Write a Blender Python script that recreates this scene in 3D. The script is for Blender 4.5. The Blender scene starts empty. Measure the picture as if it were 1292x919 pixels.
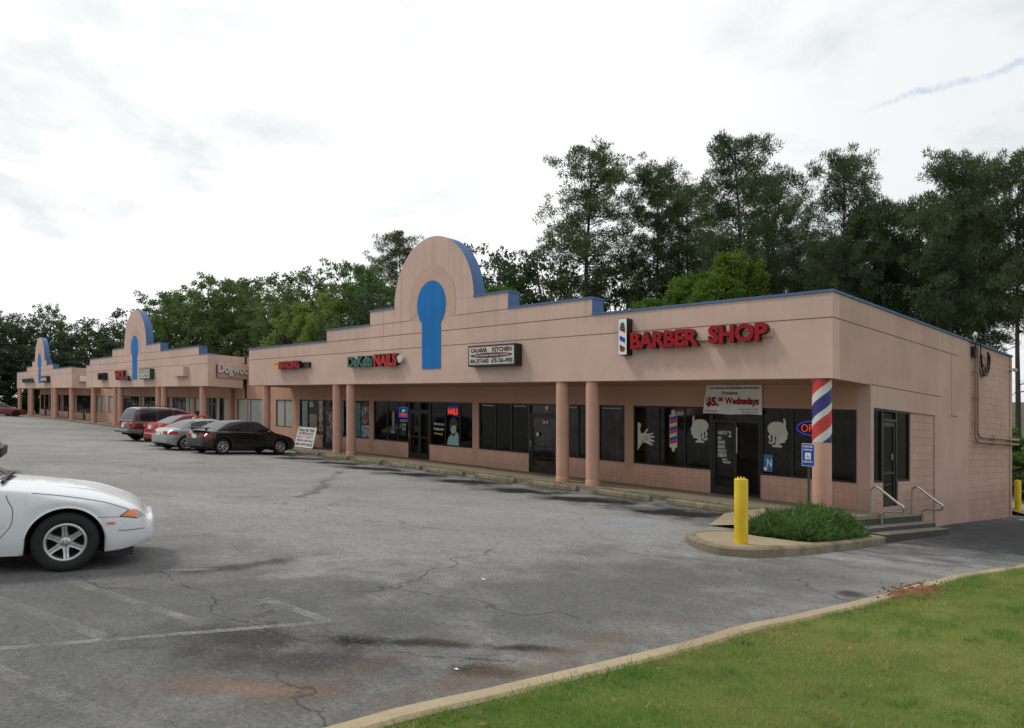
import bpy, bmesh, math, random
import numpy as np
from mathutils import Matrix, Vector, Euler

random.seed(7)
C = bpy.context.scene.collection
K = 0.0647            # the whole site falls gently towards the back: height over the lot h = z + K*Y
R = math.radians


# ------------------------------------------------------------------ naming
def tag(o, label=None, cat=None, group=None, kind=None):
    if label: o['label'] = label
    if cat: o['category'] = cat
    if group: o['group'] = group
    if kind: o['kind'] = kind
    return o


def thing(name, label, cat, loc=(0, 0, 0), group=None, rot=None):
    """An Empty at the base of a thing; loc is (X, Y, height over the lot)."""
    o = bpy.data.objects.new(name, None)
    C.objects.link(o)
    o.empty_display_size = 0.2
    o.location = (loc[0], loc[1], loc[2] - K * loc[1])
    if rot is not None:
        o.rotation_euler = rot
    o['org'] = (loc[0], loc[1], loc[2])
    return tag(o, label, cat, group)


TILT = Matrix.Rotation(-math.atan(K), 4, 'X')


def slope_rot(heading):
    """Rotation of something standing on the sloping lot with its local +x along the heading (degrees from +X)."""
    return (TILT @ Matrix.Rotation(R(heading), 4, 'Z')).to_euler()


def copy_tree(o, parent=None):
    c = o.copy()
    C.objects.link(c)
    if parent is not None:
        c.parent = parent
    for ch in list(o.children):
        copy_tree(ch, c)
    return c


# ------------------------------------------------------------------ mesh builder
class MB:
    def __init__(s):
        s.v, s.f, s.m, s.s = [], [], [], []

    def add(s, vs, fs, mat=0, smooth=False):
        b = len(s.v)
        s.v.extend([tuple(p) for p in vs])
        for f in fs:
            s.f.append([i + b for i in f]); s.m.append(mat); s.s.append(smooth)
        return s

    def box(s, x0, x1, y0, y1, z0, z1, mat=0):
        if x0 > x1: x0, x1 = x1, x0
        if y0 > y1: y0, y1 = y1, y0
        if z0 > z1: z0, z1 = z1, z0
        v = [(x0, y0, z0), (x1, y0, z0), (x1, y1, z0), (x0, y1, z0), (x0, y0, z1), (x1, y0, z1), (x1, y1, z1), (x0, y1, z1)]
        return s.add(v, [(0, 3, 2, 1), (4, 5, 6, 7), (0, 1, 5, 4), (1, 2, 6, 5), (2, 3, 7, 6), (3, 0, 4, 7)], mat)

    def quad(s, a, b, c, d, mat=0):
        return s.add([a, b, c, d], [(0, 1, 2, 3)], mat)

    def prism_y(s, poly, y0, y1, mat=0, side=None):
        """polygon of (x, z), counter-clockwise seen from -Y, extruded y0..y1"""
        n = len(poly)
        v = [(x, y0, z) for x, z in poly] + [(x, y1, z) for x, z in poly]
        s.add(v, [tuple(range(n)), tuple(range(2 * n - 1, n - 1, -1))], mat)
        return s.add(v, [(i, i + n, (i + 1) % n + n, (i + 1) % n) for i in range(n)], mat if side is None else side)

    def prism_x(s, poly, x0, x1, mat=0):
        n = len(poly)
        v = [(x0, y, z) for y, z in poly] + [(x1, y, z) for y, z in poly]
        s.add(v, [tuple(range(n)), tuple(range(2 * n - 1, n - 1, -1))], mat)
        return s.add(v, [(i, i + n, (i + 1) % n + n, (i + 1) % n) for i in range(n)], mat)

    def prism_z(s, poly, z0, z1, mat=0, side=None):
        n = len(poly)
        v = [(x, y, z0) for x, y in poly] + [(x, y, z1) for x, y in poly]
        s.add(v, [tuple(range(n - 1, -1, -1)), tuple(range(n, 2 * n))], mat)
        return s.add(v, [(i, (i + 1) % n, (i + 1) % n + n, i + n) for i in range(n)], mat if side is None else side)

    def lathe(s, prof, n=24, c=(0, 0, 0), mat=0, smooth=True, axis='z'):
        v, f = [], []
        for r, z in prof:
            for i in range(n):
                a = 2 * math.pi * i / n
                p = (r * math.cos(a), r * math.sin(a), z)
                if axis == 'y': p = (p[0], z, p[1])
                if axis == 'x': p = (z, p[0], p[1])
                v.append((p[0] + c[0], p[1] + c[1], p[2] + c[2]))
        for j in range(len(prof) - 1):
            for i in range(n):
                a, b = j * n + i, j * n + (i + 1) % n
                f.append((a, b, b + n, a + n))
        s.add(v, f, mat, smooth)
        return s

    def tube(s, pts, r, n=8, mat=0, caps=True, smooth=True):
        pts = [Vector(p) for p in pts]
        rr = r if isinstance(r, (list, tuple)) else [r] * len(pts)
        v, f = [], []
        up = Vector((0.13, 0.21, 0.97))
        for i, p in enumerate(pts):
            d = (pts[min(i + 1, len(pts) - 1)] - pts[max(i - 1, 0)])
            if d.length < 1e-9: d = Vector((0, 0, 1))
            d.normalize()
            a = d.cross(up)
            if a.length < 1e-3: a = d.cross(Vector((1, 0, 0)))
            a.normalize(); b = d.cross(a)
            for k in range(n):
                t = 2 * math.pi * k / n
                v.append(p + (a * math.cos(t) + b * math.sin(t)) * rr[i])
        for j in range(len(pts) - 1):
            for k in range(n):
                a0, b0 = j * n + k, j * n + (k + 1) % n
                f.append((a0, a0 + n, b0 + n, b0))
        s.add(v, f, mat, smooth)
        if caps:
            m = len(pts)
            s.add(v[:n], [tuple(range(n))], mat); s.add(v[(m - 1) * n:], [tuple(range(n - 1, -1, -1))], mat)
        return s

    def grid(s, P, mat=0, smooth=True, flip=False):
        """P[i][j] points"""
        n, m = len(P), len(P[0])
        v = [p for row in P for p in row]
        f = []
        for i in range(n - 1):
            for j in range(m - 1):
                q = (i * m + j, i * m + j + 1, (i + 1) * m + j + 1, (i + 1) * m + j)
                f.append(q[::-1] if flip else q)
        return s.add(v, f, mat, smooth)

    def build(s, name, mats, parent=None, shear=True, org=None, bevel=0):
        me = bpy.data.meshes.new(name)
        if parent is not None and org is None:
            r = parent
            while r.parent is not None: r = r.parent
            org = tuple(r.get('org', (0, 0, 0)))
        if org is None: org = (0, 0, 0)
        if shear:
            vs = [(x - org[0], y - org[1], (z - org[2]) - K * (y - org[1])) for x, y, z in s.v]
        else:
            vs = s.v
        me.from_pydata(vs, [], s.f)
        if not isinstance(mats, (list, tuple)): mats = [mats]
        for m in mats: me.materials.append(m)
        me.polygons.foreach_set('material_index', s.m)
        me.polygons.foreach_set('use_smooth', s.s)
        me.validate()
        me.update()
        o = bpy.data.objects.new(name, me)
        C.objects.link(o)
        if parent is not None:
            o.parent = parent
        elif shear:
            o.location = (org[0], org[1], org[2] - K * org[1])
        if bevel:
            b = o.modifiers.new('bevel', 'BEVEL'); b.width = bevel; b.segments = 2; b.limit_method = 'ANGLE'; b.angle_limit = R(40)
        return o


class ML:
    """like MB, but every shape added becomes a mesh of its own"""
    def __init__(s): s.items = []

    def add(s, *a, **k):
        m = MB(); m.add(*a, **k); s.items.append(m); return s

    def box(s, *a, **k):
        m = MB(); m.box(*a, **k); s.items.append(m); return s

    def lathe(s, *a, **k):
        m = MB(); m.lathe(*a, **k); s.items.append(m); return s

    def tube(s, *a, **k):
        m = MB(); m.tube(*a, **k); s.items.append(m); return s

    def grid(s, *a, **k):
        m = MB(); m.grid(*a, **k); s.items.append(m); return s

    def build(s, *a, **k):
        o = None
        for m in s.items: o = m.build(*a, **k)
        return o


def pchip(pts):
    xs = [p[0] for p in pts]; ys = [p[1] for p in pts]
    n = len(xs)
    d = [(ys[i + 1] - ys[i]) / (xs[i + 1] - xs[i]) for i in range(n - 1)]
    m = [d[0]] + [0 if d[i - 1] * d[i] <= 0 else 2 * d[i - 1] * d[i] / (d[i - 1] + d[i]) for i in range(1, n - 1)] + [d[-1]]

    def fn(x):
        if x <= xs[0]: return ys[0]
        if x >= xs[-1]: return ys[-1]
        i = 0
        while x > xs[i + 1]: i += 1
        h = xs[i + 1] - xs[i]; t = (x - xs[i]) / h
        return ((2 * t ** 3 - 3 * t * t + 1) * ys[i] + (t ** 3 - 2 * t * t + t) * h * m[i]
                + (-2 * t ** 3 + 3 * t * t) * ys[i + 1] + (t ** 3 - t * t) * h * m[i + 1])
    return fn


def lerp(a, b, t): return a + (b - a) * t


def sstep(a, b, x):
    t = min(1, max(0, (x - a) / (b - a)))
    return t * t * (3 - 2 * t)


# ------------------------------------------------------------------ lettering as mesh
_tc = {}


def text_geo(txt, depth=0.0, bold=0.0):
    key = (txt, depth, bold)
    if key in _tc: return _tc[key]
    cu = bpy.data.curves.new('lettering', 'FONT')
    cu.body = txt; cu.size = 1.0; cu.extrude = depth; cu.offset = bold; cu.resolution_u = 3
    o = bpy.data.objects.new('lettering_source', cu)
    C.objects.link(o)
    dg = bpy.context.evaluated_depsgraph_get()
    me = o.evaluated_get(dg).to_mesh()
    v = [tuple(p.co) for p in me.vertices]; f = [tuple(p.vertices) for p in me.polygons]
    o.evaluated_get(dg).to_mesh_clear()
    bpy.data.objects.remove(o); bpy.data.curves.remove(cu)
    xs = [p[0] for p in v]; ys = [p[1] for p in v]
    b = (min(xs), max(xs), min(ys), max(ys))
    _tc[key] = (v, f, b)
    return _tc[key]


def put_text(mb, txt, x0, x1, z0, z1, y, depth=0.0, bold=0.0, mat=0, side='front', fit=True):
    """Fits lettering in the rectangle x0..x1, z0..z1 on the plane y (facing -Y). depth = thickness towards the wall.
    side='east': on the plane X = y facing +X, x0..x1 then run along Y."""
    sc_est = max(z1 - z0, 1e-3)
    v, f, b = text_geo(txt, (depth / 2) / 1.0 if depth else 0.0, bold)
    sx = (x1 - x0) / (b[1] - b[0]); sz = (z1 - z0) / (b[3] - b[2])
    out = []
    for p in v:
        X = x0 + (p[0] - b[0]) * sx; Z = z0 + (p[1] - b[2]) * sz; D = -p[2]
        if side == 'front': out.append((X, y + D, Z))
        elif side == 'east': out.append((y - D, X, Z))
    mb.add(out, f, mat)
    return mb


# ------------------------------------------------------------------ materials
def newmat(name):
    m = bpy.data.materials.new(name); m.use_nodes = True
    nt = m.node_tree
    return m, nt, nt.nodes['Principled BSDF'], nt.nodes['Material Output']


class NT:
    """small node helper"""
    def __init__(s, nt): s.nt = nt

    def n(s, t, **kw):
        x = s.nt.nodes.new(t)
        for k_, v in kw.items():
            setattr(x, k_, v)
        return x

    def l(s, a, b): s.nt.links.new(a, b)

    def val(s, sock, v):
        if isinstance(v, bpy.types.NodeSocket): s.l(v, sock)
        else: sock.default_value = v

    def math(s, op, a, b=0.0, c=None, clamp=False):
        x = s.n('ShaderNodeMath', operation=op); x.use_clamp = clamp
        s.val(x.inputs[0], a); s.val(x.inputs[1], b)
        if c is not None: s.val(x.inputs[2], c)
        return x.outputs[0]

    def mix(s, f, a, b, blend='MIX'):
        x = s.n('ShaderNodeMix', data_type='RGBA', blend_type=blend)
        s.val(x.inputs[0], f); s.val(x.inputs[6], a); s.val(x.inputs[7], b)
        return x.outputs[2]

    def noise(s, vec, scale, detail=4, rough=.55, dist=0.0):
        x = s.n('ShaderNodeTexNoise'); x.inputs['Scale'].default_value = scale; x.inputs['Detail'].default_value = detail
        x.inputs['Roughness'].default_value = rough; x.inputs['Distortion'].default_value = dist
        if vec is not None: s.l(vec, x.inputs['Vector'])
        return x.outputs['Fac']

    def ramp(s, f, stops):
        x = s.n('ShaderNodeValToRGB')
        e = x.color_ramp.elements
        e[0].position, e[0].color = stops[0]
        e[1].position, e[1].color = stops[-1]
        for p, c in stops[1:-1]:
            q = e.new(p); q.color = c
        s.l(f, x.inputs[0])
        return x.outputs[0]

    def rng(s, f, a, b, c=0.0, d=1.0, smooth=False):
        x = s.n('ShaderNodeMapRange'); x.clamp = True
        if smooth: x.interpolation_type = 'SMOOTHSTEP'
        s.val(x.inputs[0], f); x.inputs[1].default_value = a; x.inputs[2].default_value = b
        x.inputs[3].default_value = c; x.inputs[4].default_value = d
        return x.outputs[0]

    def obj(s): return s.n('ShaderNodeTexCoord').outputs['Object']

    def scale(s, vec, sc):
        x = s.n('ShaderNodeMapping'); s.l(vec, x.inputs[0]); x.inputs['Scale'].default_value = sc
        return x.outputs[0]

    def bump(s, h, strength, dist, bsdf):
        x = s.n('ShaderNodeBump'); x.inputs['Strength'].default_value = strength; x.inputs['Distance'].default_value = dist
        s.l(h, x.inputs['Height']); s.l(x.outputs[0], bsdf.inputs['Normal'])


def c4(c, a=1.0): return (c[0], c[1], c[2], a)


def mul(c, k): return (c[0] * k, c[1] * k, c[2] * k)


def mat_plain(name, col, rough=.6, var=.12, scale=6.0, metal=0.0, bump=0.0, coat=0.0, spec=.5, emit=None):
    m, nt, p, out = newmat(name); q = NT(nt)
    f = q.noise(q.obj(), scale, 5)
    q.l(q.mix(q.rng(f, .3, .7), c4(mul(col, 1 - var)), c4(mul(col, 1 + var))), p.inputs['Base Color'])
    p.inputs['Roughness'].default_value = rough; p.inputs['Metallic'].default_value = metal
    p.inputs['Coat Weight'].default_value = coat; p.inputs['Coat Roughness'].default_value = .05
    p.inputs['Specular IOR Level'].default_value = spec
    if bump: q.bump(q.noise(q.obj(), scale * 12, 3), bump, .01, p)
    if emit:
        p.inputs['Emission Color'].default_value = c4(emit[0]); p.inputs['Emission Strength'].default_value = emit[1]
    return m


def wallmat(name, col, streak=.25, brick=None, side=False, dirt=.0, rough=.9, drip=0.0):
    """Painted stucco or block: soft blotches, vertical run-down streaks, fine grain; brick=(w,h,offset,mortar,axis)."""
    m, nt, p, out = newmat(name); q = NT(nt)
    o = q.obj()
    sep = q.n('ShaderNodeSeparateXYZ'); q.l(o, sep.inputs[0])
    h = q.math('ADD', sep.outputs[2], q.math('MULTIPLY', sep.outputs[1], K))
    big = q.noise(o, .55, 4)
    st = q.noise(q.scale(o, (2.6, 2.6, .16)), 1.0, 5, .65)
    fine = q.noise(o, 55, 3)
    col_ = q.mix(q.rng(big, .3, .72), c4(mul(col, .88)), c4(mul(col, 1.1)))
    col_ = q.mix(q.math('MULTIPLY', q.rng(st, .48, .78), streak), col_, c4(mul((col[0], col[1] * .93, col[2] * .88), .55)))
    pk = q.noise(q.scale(o, (.8, .8, .5)), .9, 3)
    col_ = q.mix(q.math('MULTIPLY', q.rng(pk, .5, .75), .35), col_, c4((col[0] * 1.02, col[1] * .9, col[2] * .88)))
    col_ = q.mix(q.math('MULTIPLY', q.rng(fine, .3, .7), .12), col_, c4(mul(col, .7)))
    if drip:
        # run-down stains under the copings and ledges, and the faint patchwork of repaints
        d_ = q.noise(q.scale(o, (5.5, 5.5, .12)), 1.0, 4, .7)
        zone = q.math('MAXIMUM', q.rng(h, 3.95, 5.0), q.math('MULTIPLY', q.rng(h, 5.0, 6.0), q.rng(h, 5.001, 5.0, 1, 1)))
        col_ = q.mix(q.math('MULTIPLY', q.math('MULTIPLY', q.rng(d_, .50, .72), zone), drip), col_, c4((.19, .135, .105)))
        cbp = q.n('ShaderNodeCombineXYZ'); q.l(sep.outputs[1 if side else 0], cbp.inputs[0]); q.l(h, cbp.inputs[1])
        bk = q.n('ShaderNodeTexBrick'); bk.offset = .37; q.l(cbp.outputs[0], bk.inputs['Vector'])
        bk.inputs['Scale'].default_value = 1.0; bk.inputs['Brick Width'].default_value = 2.44; bk.inputs['Row Height'].default_value = .66; bk.inputs['Mortar Size'].default_value = .004; bk.inputs['Mortar Smooth'].default_value = 1.0
        bk.inputs['Color1'].default_value = (1, 1, 1, 1); bk.inputs['Color2'].default_value = (.925, .905, .895, 1); bk.inputs['Mortar'].default_value = (.88, .86, .85, 1)
        col_ = q.mix(.5, col_, bk.outputs['Color'], 'MULTIPLY')
    if dirt:
        lo = q.rng(q.math('ADD', h, q.math('MULTIPLY', q.noise(o, 3, 4), .5)), .25, .75, dirt, 0.0)
        col_ = q.mix(lo, col_, c4((.17, .10, .06)))
    hgt = fine
    if brick:
        w, hh, off, mort = brick
        cb = q.n('ShaderNodeCombineXYZ')
        q.l(sep.outputs[1 if side else 0], cb.inputs[0]); q.l(h, cb.inputs[1])
        b = q.n('ShaderNodeTexBrick'); b.offset = off; b.squash = 1.0
        q.l(cb.outputs[0], b.inputs['Vector'])
        b.inputs['Scale'].default_value = 1.0; b.inputs['Brick Width'].default_value = w; b.inputs['Row Height'].default_value = hh
        b.inputs['Mortar Size'].default_value = mort; b.inputs['Mortar Smooth'].default_value = .3
        b.inputs['Bias'].default_value = 0.0
        b.inputs['Color1'].default_value = (1, 1, 1, 1); b.inputs['Color2'].default_value = (.9, .9, .9, 1); b.inputs['Mortar'].default_value = (.70, .66, .64, 1)
        col_ = q.mix(.85, col_, b.outputs['Color'], 'MULTIPLY')
        hgt = q.math('SUBTRACT', q.math('MULTIPLY', fine, .25), b.outputs['Fac'])
    q.l(col_, p.inputs['Base Color'])
    p.inputs['Roughness'].default_value = rough; p.inputs['Specular IOR Level'].default_value = .25
    q.bump(hgt, .5, .008 if not brick else .012, p)
    return m


def concrete(name, col, moss=.0, grime=.4):
    m, nt, p, out = newmat(name); q = NT(nt)
    o = q.obj()
    a = q.noise(o, 1.1, 6, .65); b = q.noise(o, 7, 5, .7); f = q.noise(o, 90, 2)
    cc = q.mix(q.rng(a, .3, .7), c4(mul(col, .72)), c4(mul(col, 1.12)))
    cc = q.mix(q.math('MULTIPLY', q.rng(b, .52, .75), grime), cc, c4(mul(col, .32)))
    if moss:
        cc = q.mix(q.math('MULTIPLY', q.rng(q.noise(o, 2.2, 6, .7), .42, .62), moss), cc, c4((.085, .085, .035)))
    cc = q.mix(q.math('MULTIPLY', q.rng(f, .35, .7), .22), cc, c4(mul(col, .55)))
    q.l(cc, p.inputs['Base Color']); p.inputs['Roughness'].default_value = .93; p.inputs['Specular IOR Level'].default_value = .25
    q.bump(q.math('ADD', b, q.math('MULTIPLY', f, .5)), .45, .012, p)
    return m


def glassmat(name, col=(.007, .008, .009), rough=.04, streaks=.0, ior=1.40, see=0.0):
    """dark shop glass: almost black, with the mirror-like sheen of a pane"""
    m, nt, p, out = newmat(name); q = NT(nt)
    o = q.obj()
    n1 = q.noise(q.scale(o, (1.2, 1.2, .5)), 1.3, 3)
    sm = q.noise(q.scale(o, (1, 1, .5)), 3.5, 6, .7)
    q.l(q.mix(q.rng(n1, .35, .75), c4(mul(col, .5)), c4(mul(col, 1.9))), p.inputs['Base Color'])
    q.l(q.rng(sm, .45, .75, rough, rough + .22), p.inputs['Roughness']); p.inputs['IOR'].default_value = ior
    q.bump(q.noise(o, 1.1, 2), .05, .02, p)
    if see:
        t = q.n('ShaderNodeBsdfTransparent'); t.inputs[0].default_value = (see, see, see * .97, 1)
        ms = q.n('ShaderNodeMixShader'); ms.inputs[0].default_value = .5
        add = q.n('ShaderNodeAddShader')
        gl = q.n('ShaderNodeBsdfGlossy'); gl.inputs['Roughness'].default_value = .03
        fr = q.n('ShaderNodeFresnel'); fr.inputs[0].default_value = ior
        q.l(t.outputs[0], ms.inputs[1]); q.l(gl.outputs[0], ms.inputs[2]); q.l(fr.outputs[0], ms.inputs[0])
        m2 = q.n('ShaderNodeMixShader'); q.l(q.rng(sm, .40, .80, .12, .42), m2.inputs[0])
        q.l(ms.outputs[0], m2.inputs[1]); q.l(p.outputs[0], m2.inputs[2]); q.l(m2.outputs[0], out.inputs[0])
    return m


def leafmat(name, dark, light, trans=.35, hue=.0, scale=.6):
    m, nt, p, out = newmat(name); q = NT(nt)
    o = q.obj()
    oi = q.n('ShaderNodeObjectInfo').outputs['Random']
    n1 = q.noise(o, scale, 4); n2 = q.noise(o, 9, 2)
    f = q.math('ADD', q.math('MULTIPLY', n1, .65), q.math('MULTIPLY', n2, .45))
    cc = q.mix(q.rng(f, .38, .72), c4(dark), c4(light))
    cc = q.mix(q.math('MULTIPLY', oi, .35), cc, c4((light[0] * 1.1, light[1] * .75, light[2] * .7)))
    q.l(cc, p.inputs['Base Color']); p.inputs['Roughness'].default_value = .55; p.inputs['Specular IOR Level'].default_value = .3
    t = q.n('ShaderNodeBsdfTranslucent'); q.l(q.mix(.5, cc, c4((light[0] * 1.3, light[1] * 1.5, light[2] * .7))), t.inputs[0])
    ms = q.n('ShaderNodeMixShader'); ms.inputs[0].default_value = trans
    q.l(p.outputs[0], ms.inputs[1]); q.l(t.outputs[0], ms.inputs[2]); q.l(ms.outputs[0], out.inputs[0])
    return m


PINK = (.615, .438, .368)
M = {}
M['stucco'] = wallmat('stucco_paint', PINK, .13, drip=.26)
M['stucco_shade'] = wallmat('stucco_under', (.50, .295, .212), .1)  # stucco below the canopy, its shade put into the darker colour
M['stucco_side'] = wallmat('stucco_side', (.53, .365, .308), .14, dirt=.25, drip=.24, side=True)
M['tile'] = wallmat('bulkhead_tile', (.60, .36, .275), .08, (.21, .21, 0.0, .006), dirt=.25)
M['smooth_bulk'] = wallmat('bulkhead_plain', (.58, .35, .265), .08, dirt=.2)
M['block'] = wallmat('painted_block', (.53, .350, .290), .2, (.41, .205, .5, .008), side=True, dirt=.3)
M['column'] = wallmat('column_paint', (.60, .35, .262), .06, dirt=.2)
M['groove'] = mat_plain('groove_shadow', (.17, .11, .085), .95)
M['ring'] = wallmat('ring_recess_shade', (.545, .37, .298), .1)  # same stucco toned down: the shade of a recess is in the colour
M['blue_trim'] = wallmat('blue_trim', (.095, .165, .32), .25, rough=.75)
M['keyhole_blue'] = wallmat('keyhole_blue', (.010, .17, .48), .3, rough=.8)
M['roof'] = mat_plain('roof_membrane', (.25, .24, .23), .9)
M['walk'] = concrete('walk_concrete', (.27, .225, .165), .35, .25)
M['curb'] = concrete('curb_concrete', (.30, .245, .175), .75, .3)
M['island'] = concrete('island_concrete', (.36, .29, .19), .1, .2)
M['step'] = concrete('step_concrete', (.075, .068, .058), .1, .5)  # risers darker, treads lighter: their contrast is put into the colour
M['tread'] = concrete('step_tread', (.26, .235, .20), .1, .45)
M['edge_curb'] = concrete('lawn_curb', (.42, .33, .215), .12, .3)
M['frame'] = mat_plain('dark_bronze', (.012, .012, .012), .45, .2)
M['glass'] = glassmat('shop_glass', see=.72)
M['glass2'] = glassmat('shop_glass_grey', (.014, .016, .016), .06, see=.8)
M['in_wall'] = mat_plain('inner_wall', (.5, .47, .42), .9)
M['in_floor'] = mat_plain('inner_floor', (.20, .17, .14), .5)
M['in_ceil'] = mat_plain('inner_ceiling', (.5, .5, .48), .9)
M['in_dark'] = mat_plain('inner_furniture', (.05, .035, .03), .5, .4, 2)
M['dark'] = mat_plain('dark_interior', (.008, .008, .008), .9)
M['blind'] = mat_plain('pale_blind_and_reflection', (.30, .31, .29), .7, .1, 3, spec=.6, coat=.6)
M['white'] = mat_plain('white_paint', (.75, .75, .72), .5, .05)
M['dullwhite'] = mat_plain('aged_white', (.52, .53, .47), .6, .12, 4)
M['letterred'] = mat_plain('sign_red', (.30, .006, .012), .5, .2, 5, spec=.25)
M['lettergreen'] = mat_plain('sign_green', (.008, .105, .075), .4, .25)
M['letterorange'] = mat_plain('sign_orange_red', (.42, .025, .012), .5, .2, spec=.25)
M['black'] = mat_plain('black_paint', (.012, .012, .011), .5)
M['maroon'] = mat_plain('sign_maroon', (.10, .006, .015), .5)
def scuffed(name, col, under):
    m, nt, p, out = newmat(name); q = NT(nt); o_ = q.obj()
    f = q.noise(q.scale(o_, (1, 1, .6)), 14, 6, .7); g_ = q.noise(o_, 3, 4)
    cc = q.mix(q.rng(g_, .35, .7), c4(mul(col, .82)), c4(mul(col, 1.08)))
    cc = q.mix(q.rng(f, .64, .67), cc, c4(under))
    cc = q.mix(q.math('MULTIPLY', q.rng(q.noise(q.scale(o_, (3, 3, .3)), 2, 4), .5, .75), .12), cc, c4(mul(col, .4)))
    q.l(cc, p.inputs['Base Color']); p.inputs['Roughness'].default_value = .5
    return m


M['yellow'] = scuffed('safety_yellow', (.68, .46, .008), (.20, .13, .03))
M['signblue'] = mat_plain('sign_blue', (.006, .05, .36), .4)
M['stripe_red'] = mat_plain('stripe_red', (.52, .045, .032), .55, .1)
M['stripe_blue'] = mat_plain('stripe_blue', (.030, .036, .19), .55, .12)
M['stripe_white'] = mat_plain('stripe_white', (.60, .60, .58), .55, .08)
M['postgreen'] = mat_plain('post_green', (.03, .055, .025), .6)
M['metal'] = mat_plain('galvanized', (.55, .55, .53), .32, .1, 8, metal=.85)
M['conduit'] = mat_plain('painted_conduit', (.34, .215, .17), .6)
M['cable'] = mat_plain('black_cable', (.012, .012, .012), .6)
M['bark'] = mat_plain('pine_bark', (.055, .040, .030), .95, .4, 3, bump=.5)
M['neon_red'] = mat_plain('neon_red', (.4, .05, .04), .4, emit=((1.0, .05, .03), .55))
M['neon_blue'] = mat_plain('neon_blue', (.05, .05, .6), .4, emit=((.05, .08, 1.0), .5))
M['neon_green'] = mat_plain('neon_green', (.05, .5, .1), .4, emit=((.05, .7, .1), .6))
M['clay'] = mat_plain('red_clay', (.17, .062, .026), .95, .35, 5, bump=.8)
M['leaf_dark'] = leafmat('pine_needles', (.025, .050, .024), (.090, .140, .062), .32)
M['leaf_pine2'] = leafmat('pine_needles_warm', (.026, .046, .020), (.090, .122, .046), .3)
M['leaf_mid'] = leafmat('broad_leaves', (.030, .062, .022), (.110, .175, .058), .4)
M['leaf_deep'] = leafmat('broad_leaves_deep', (.018, .038, .018), (.058, .098, .042), .32)
M['leaf_bright'] = leafmat('vine_leaves', (.040, .085, .014), (.115, .20, .030), .4)
M['leaf_yellow'] = leafmat('yellowish_leaves', (.065, .120, .022), (.185, .255, .055), .4)
M['leaf_shrub'] = leafmat('juniper', (.028, .066, .018), (.120, .215, .060), .25, scale=2.5)
# ------------------------------------------------------------------ camera, sky, sun
scene = bpy.context.scene
cam_d = bpy.data.cameras.new('camera')
cam = bpy.data.objects.new('camera', cam_d); C.objects.link(cam); scene.camera = cam
cam.location = (6.726, -15.674, 2.85)
cam.rotation_euler = (R(90), 0, math.atan2(.7322517, .6810341))
cam_d.sensor_width = 36.0
cam_d.lens = 915.0 / 1292.0 * 36.0
cam_d.shift_y = (493 - 459.5) / 1292.0
cam_d.clip_start = .1; cam_d.clip_end = 3000

scene.view_settings.view_transform = 'Standard'
scene.view_settings.look = 'None'
scene.view_settings.exposure = 0
scene.render.engine = 'CYCLES'
scene.cycles.use_denoising = True
scene.cycles.max_bounces = 6; scene.cycles.diffuse_bounces = 3; scene.cycles.glossy_bounces = 3
scene.cycles.transparent_max_bounces = 8; scene.cycles.transmission_bounces = 3
scene.cycles.sample_clamp_indirect = 4

SUN = Vector((-.50, -.30, .81)).normalized()
elev = math.asin(SUN.z); azim = math.atan2(SUN.x, SUN.y)
w = bpy.data.worlds.new('World'); scene.world = w; w.use_nodes = True
q = NT(w.node_tree)
for n_ in list(w.node_tree.nodes): w.node_tree.nodes.remove(n_)
outw = q.n('ShaderNodeOutputWorld'); bg = q.n('ShaderNodeBackground'); q.l(bg.outputs[0], outw.inputs[0])
sky = q.n('ShaderNodeTexSky', sky_type='NISHITA'); sky.sun_disc = False
sky.sun_elevation = elev; sky.sun_rotation = azim; sky.air_density = 1.0; sky.dust_density = 1.5
tc = q.n('ShaderNodeTexCoord').outputs['Generated']
sp = q.n('ShaderNodeSeparateXYZ'); q.l(tc, sp.inputs[0])
# cloud deck: directions projected on a plane overhead
den = q.math('ADD', q.math('MAXIMUM', sp.outputs[2], 0.0), .16)
cb = q.n('ShaderNodeCombineXYZ')
q.l(q.math('DIVIDE', sp.outputs[0], den), cb.inputs[0]); q.l(q.math('DIVIDE', sp.outputs[1], den), cb.inputs[1])
n1 = q.noise(cb.outputs[0], .95, 7, .6, .35)
n2 = q.noise(cb.outputs[0], 2.4, 6, .62, .2)
n3 = q.noise(cb.outputs[0], .38, 3, .5)
gap = q.rng(q.math('ADD', q.math('MULTIPLY', n1, .7), q.math('MULTIPLY', n2, .3)), .57, .68, 0, 1, True)      # rare blue gaps
grey = q.rng(q.math('ADD', q.math('MULTIPLY', n1, .55), q.math('MULTIPLY', n2, .45)), .47, .62, 0, 1, True)
# the sun sits behind cloud to the left: the deck is brightest there and greyer away from it
sd = q.n('ShaderNodeVectorMath', operation='DOT_PRODUCT'); q.l(tc, sd.inputs[0]); sd.inputs[1].default_value = Vector((-.86, .30, .42)).normalized()
away = q.rng(sd.outputs['Value'], .97, .62, 0, 1, True)
away2 = q.math('ADD', q.math('MULTIPLY', away, .8), q.math('MULTIPLY', q.rng(n3, .42, .62), .2))
lf = q.n('ShaderNodeVectorMath', operation='DOT_PRODUCT'); q.l(tc, lf.inputs[0]); lf.inputs[1].default_value = Vector((-.925, .235, .295)).normalized()
left = q.rng(lf.outputs['Value'], .965, .997, 0, 1, True)
cloud = q.mix(away2, (11.6, 11.6, 11.6, 1), (8.3, 8.65, 8.85, 1))
cloud = q.mix(q.math('MULTIPLY', grey, q.math('ADD', q.math('ADD', q.math('MULTIPLY', away2, .72), .16), q.math('MULTIPLY', left, .26))), cloud, (6.2, 6.8, 7.15, 1))
skyblue = q.mix(.35, sky.outputs[0], (6.0, 7.6, 9.2, 1))
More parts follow.
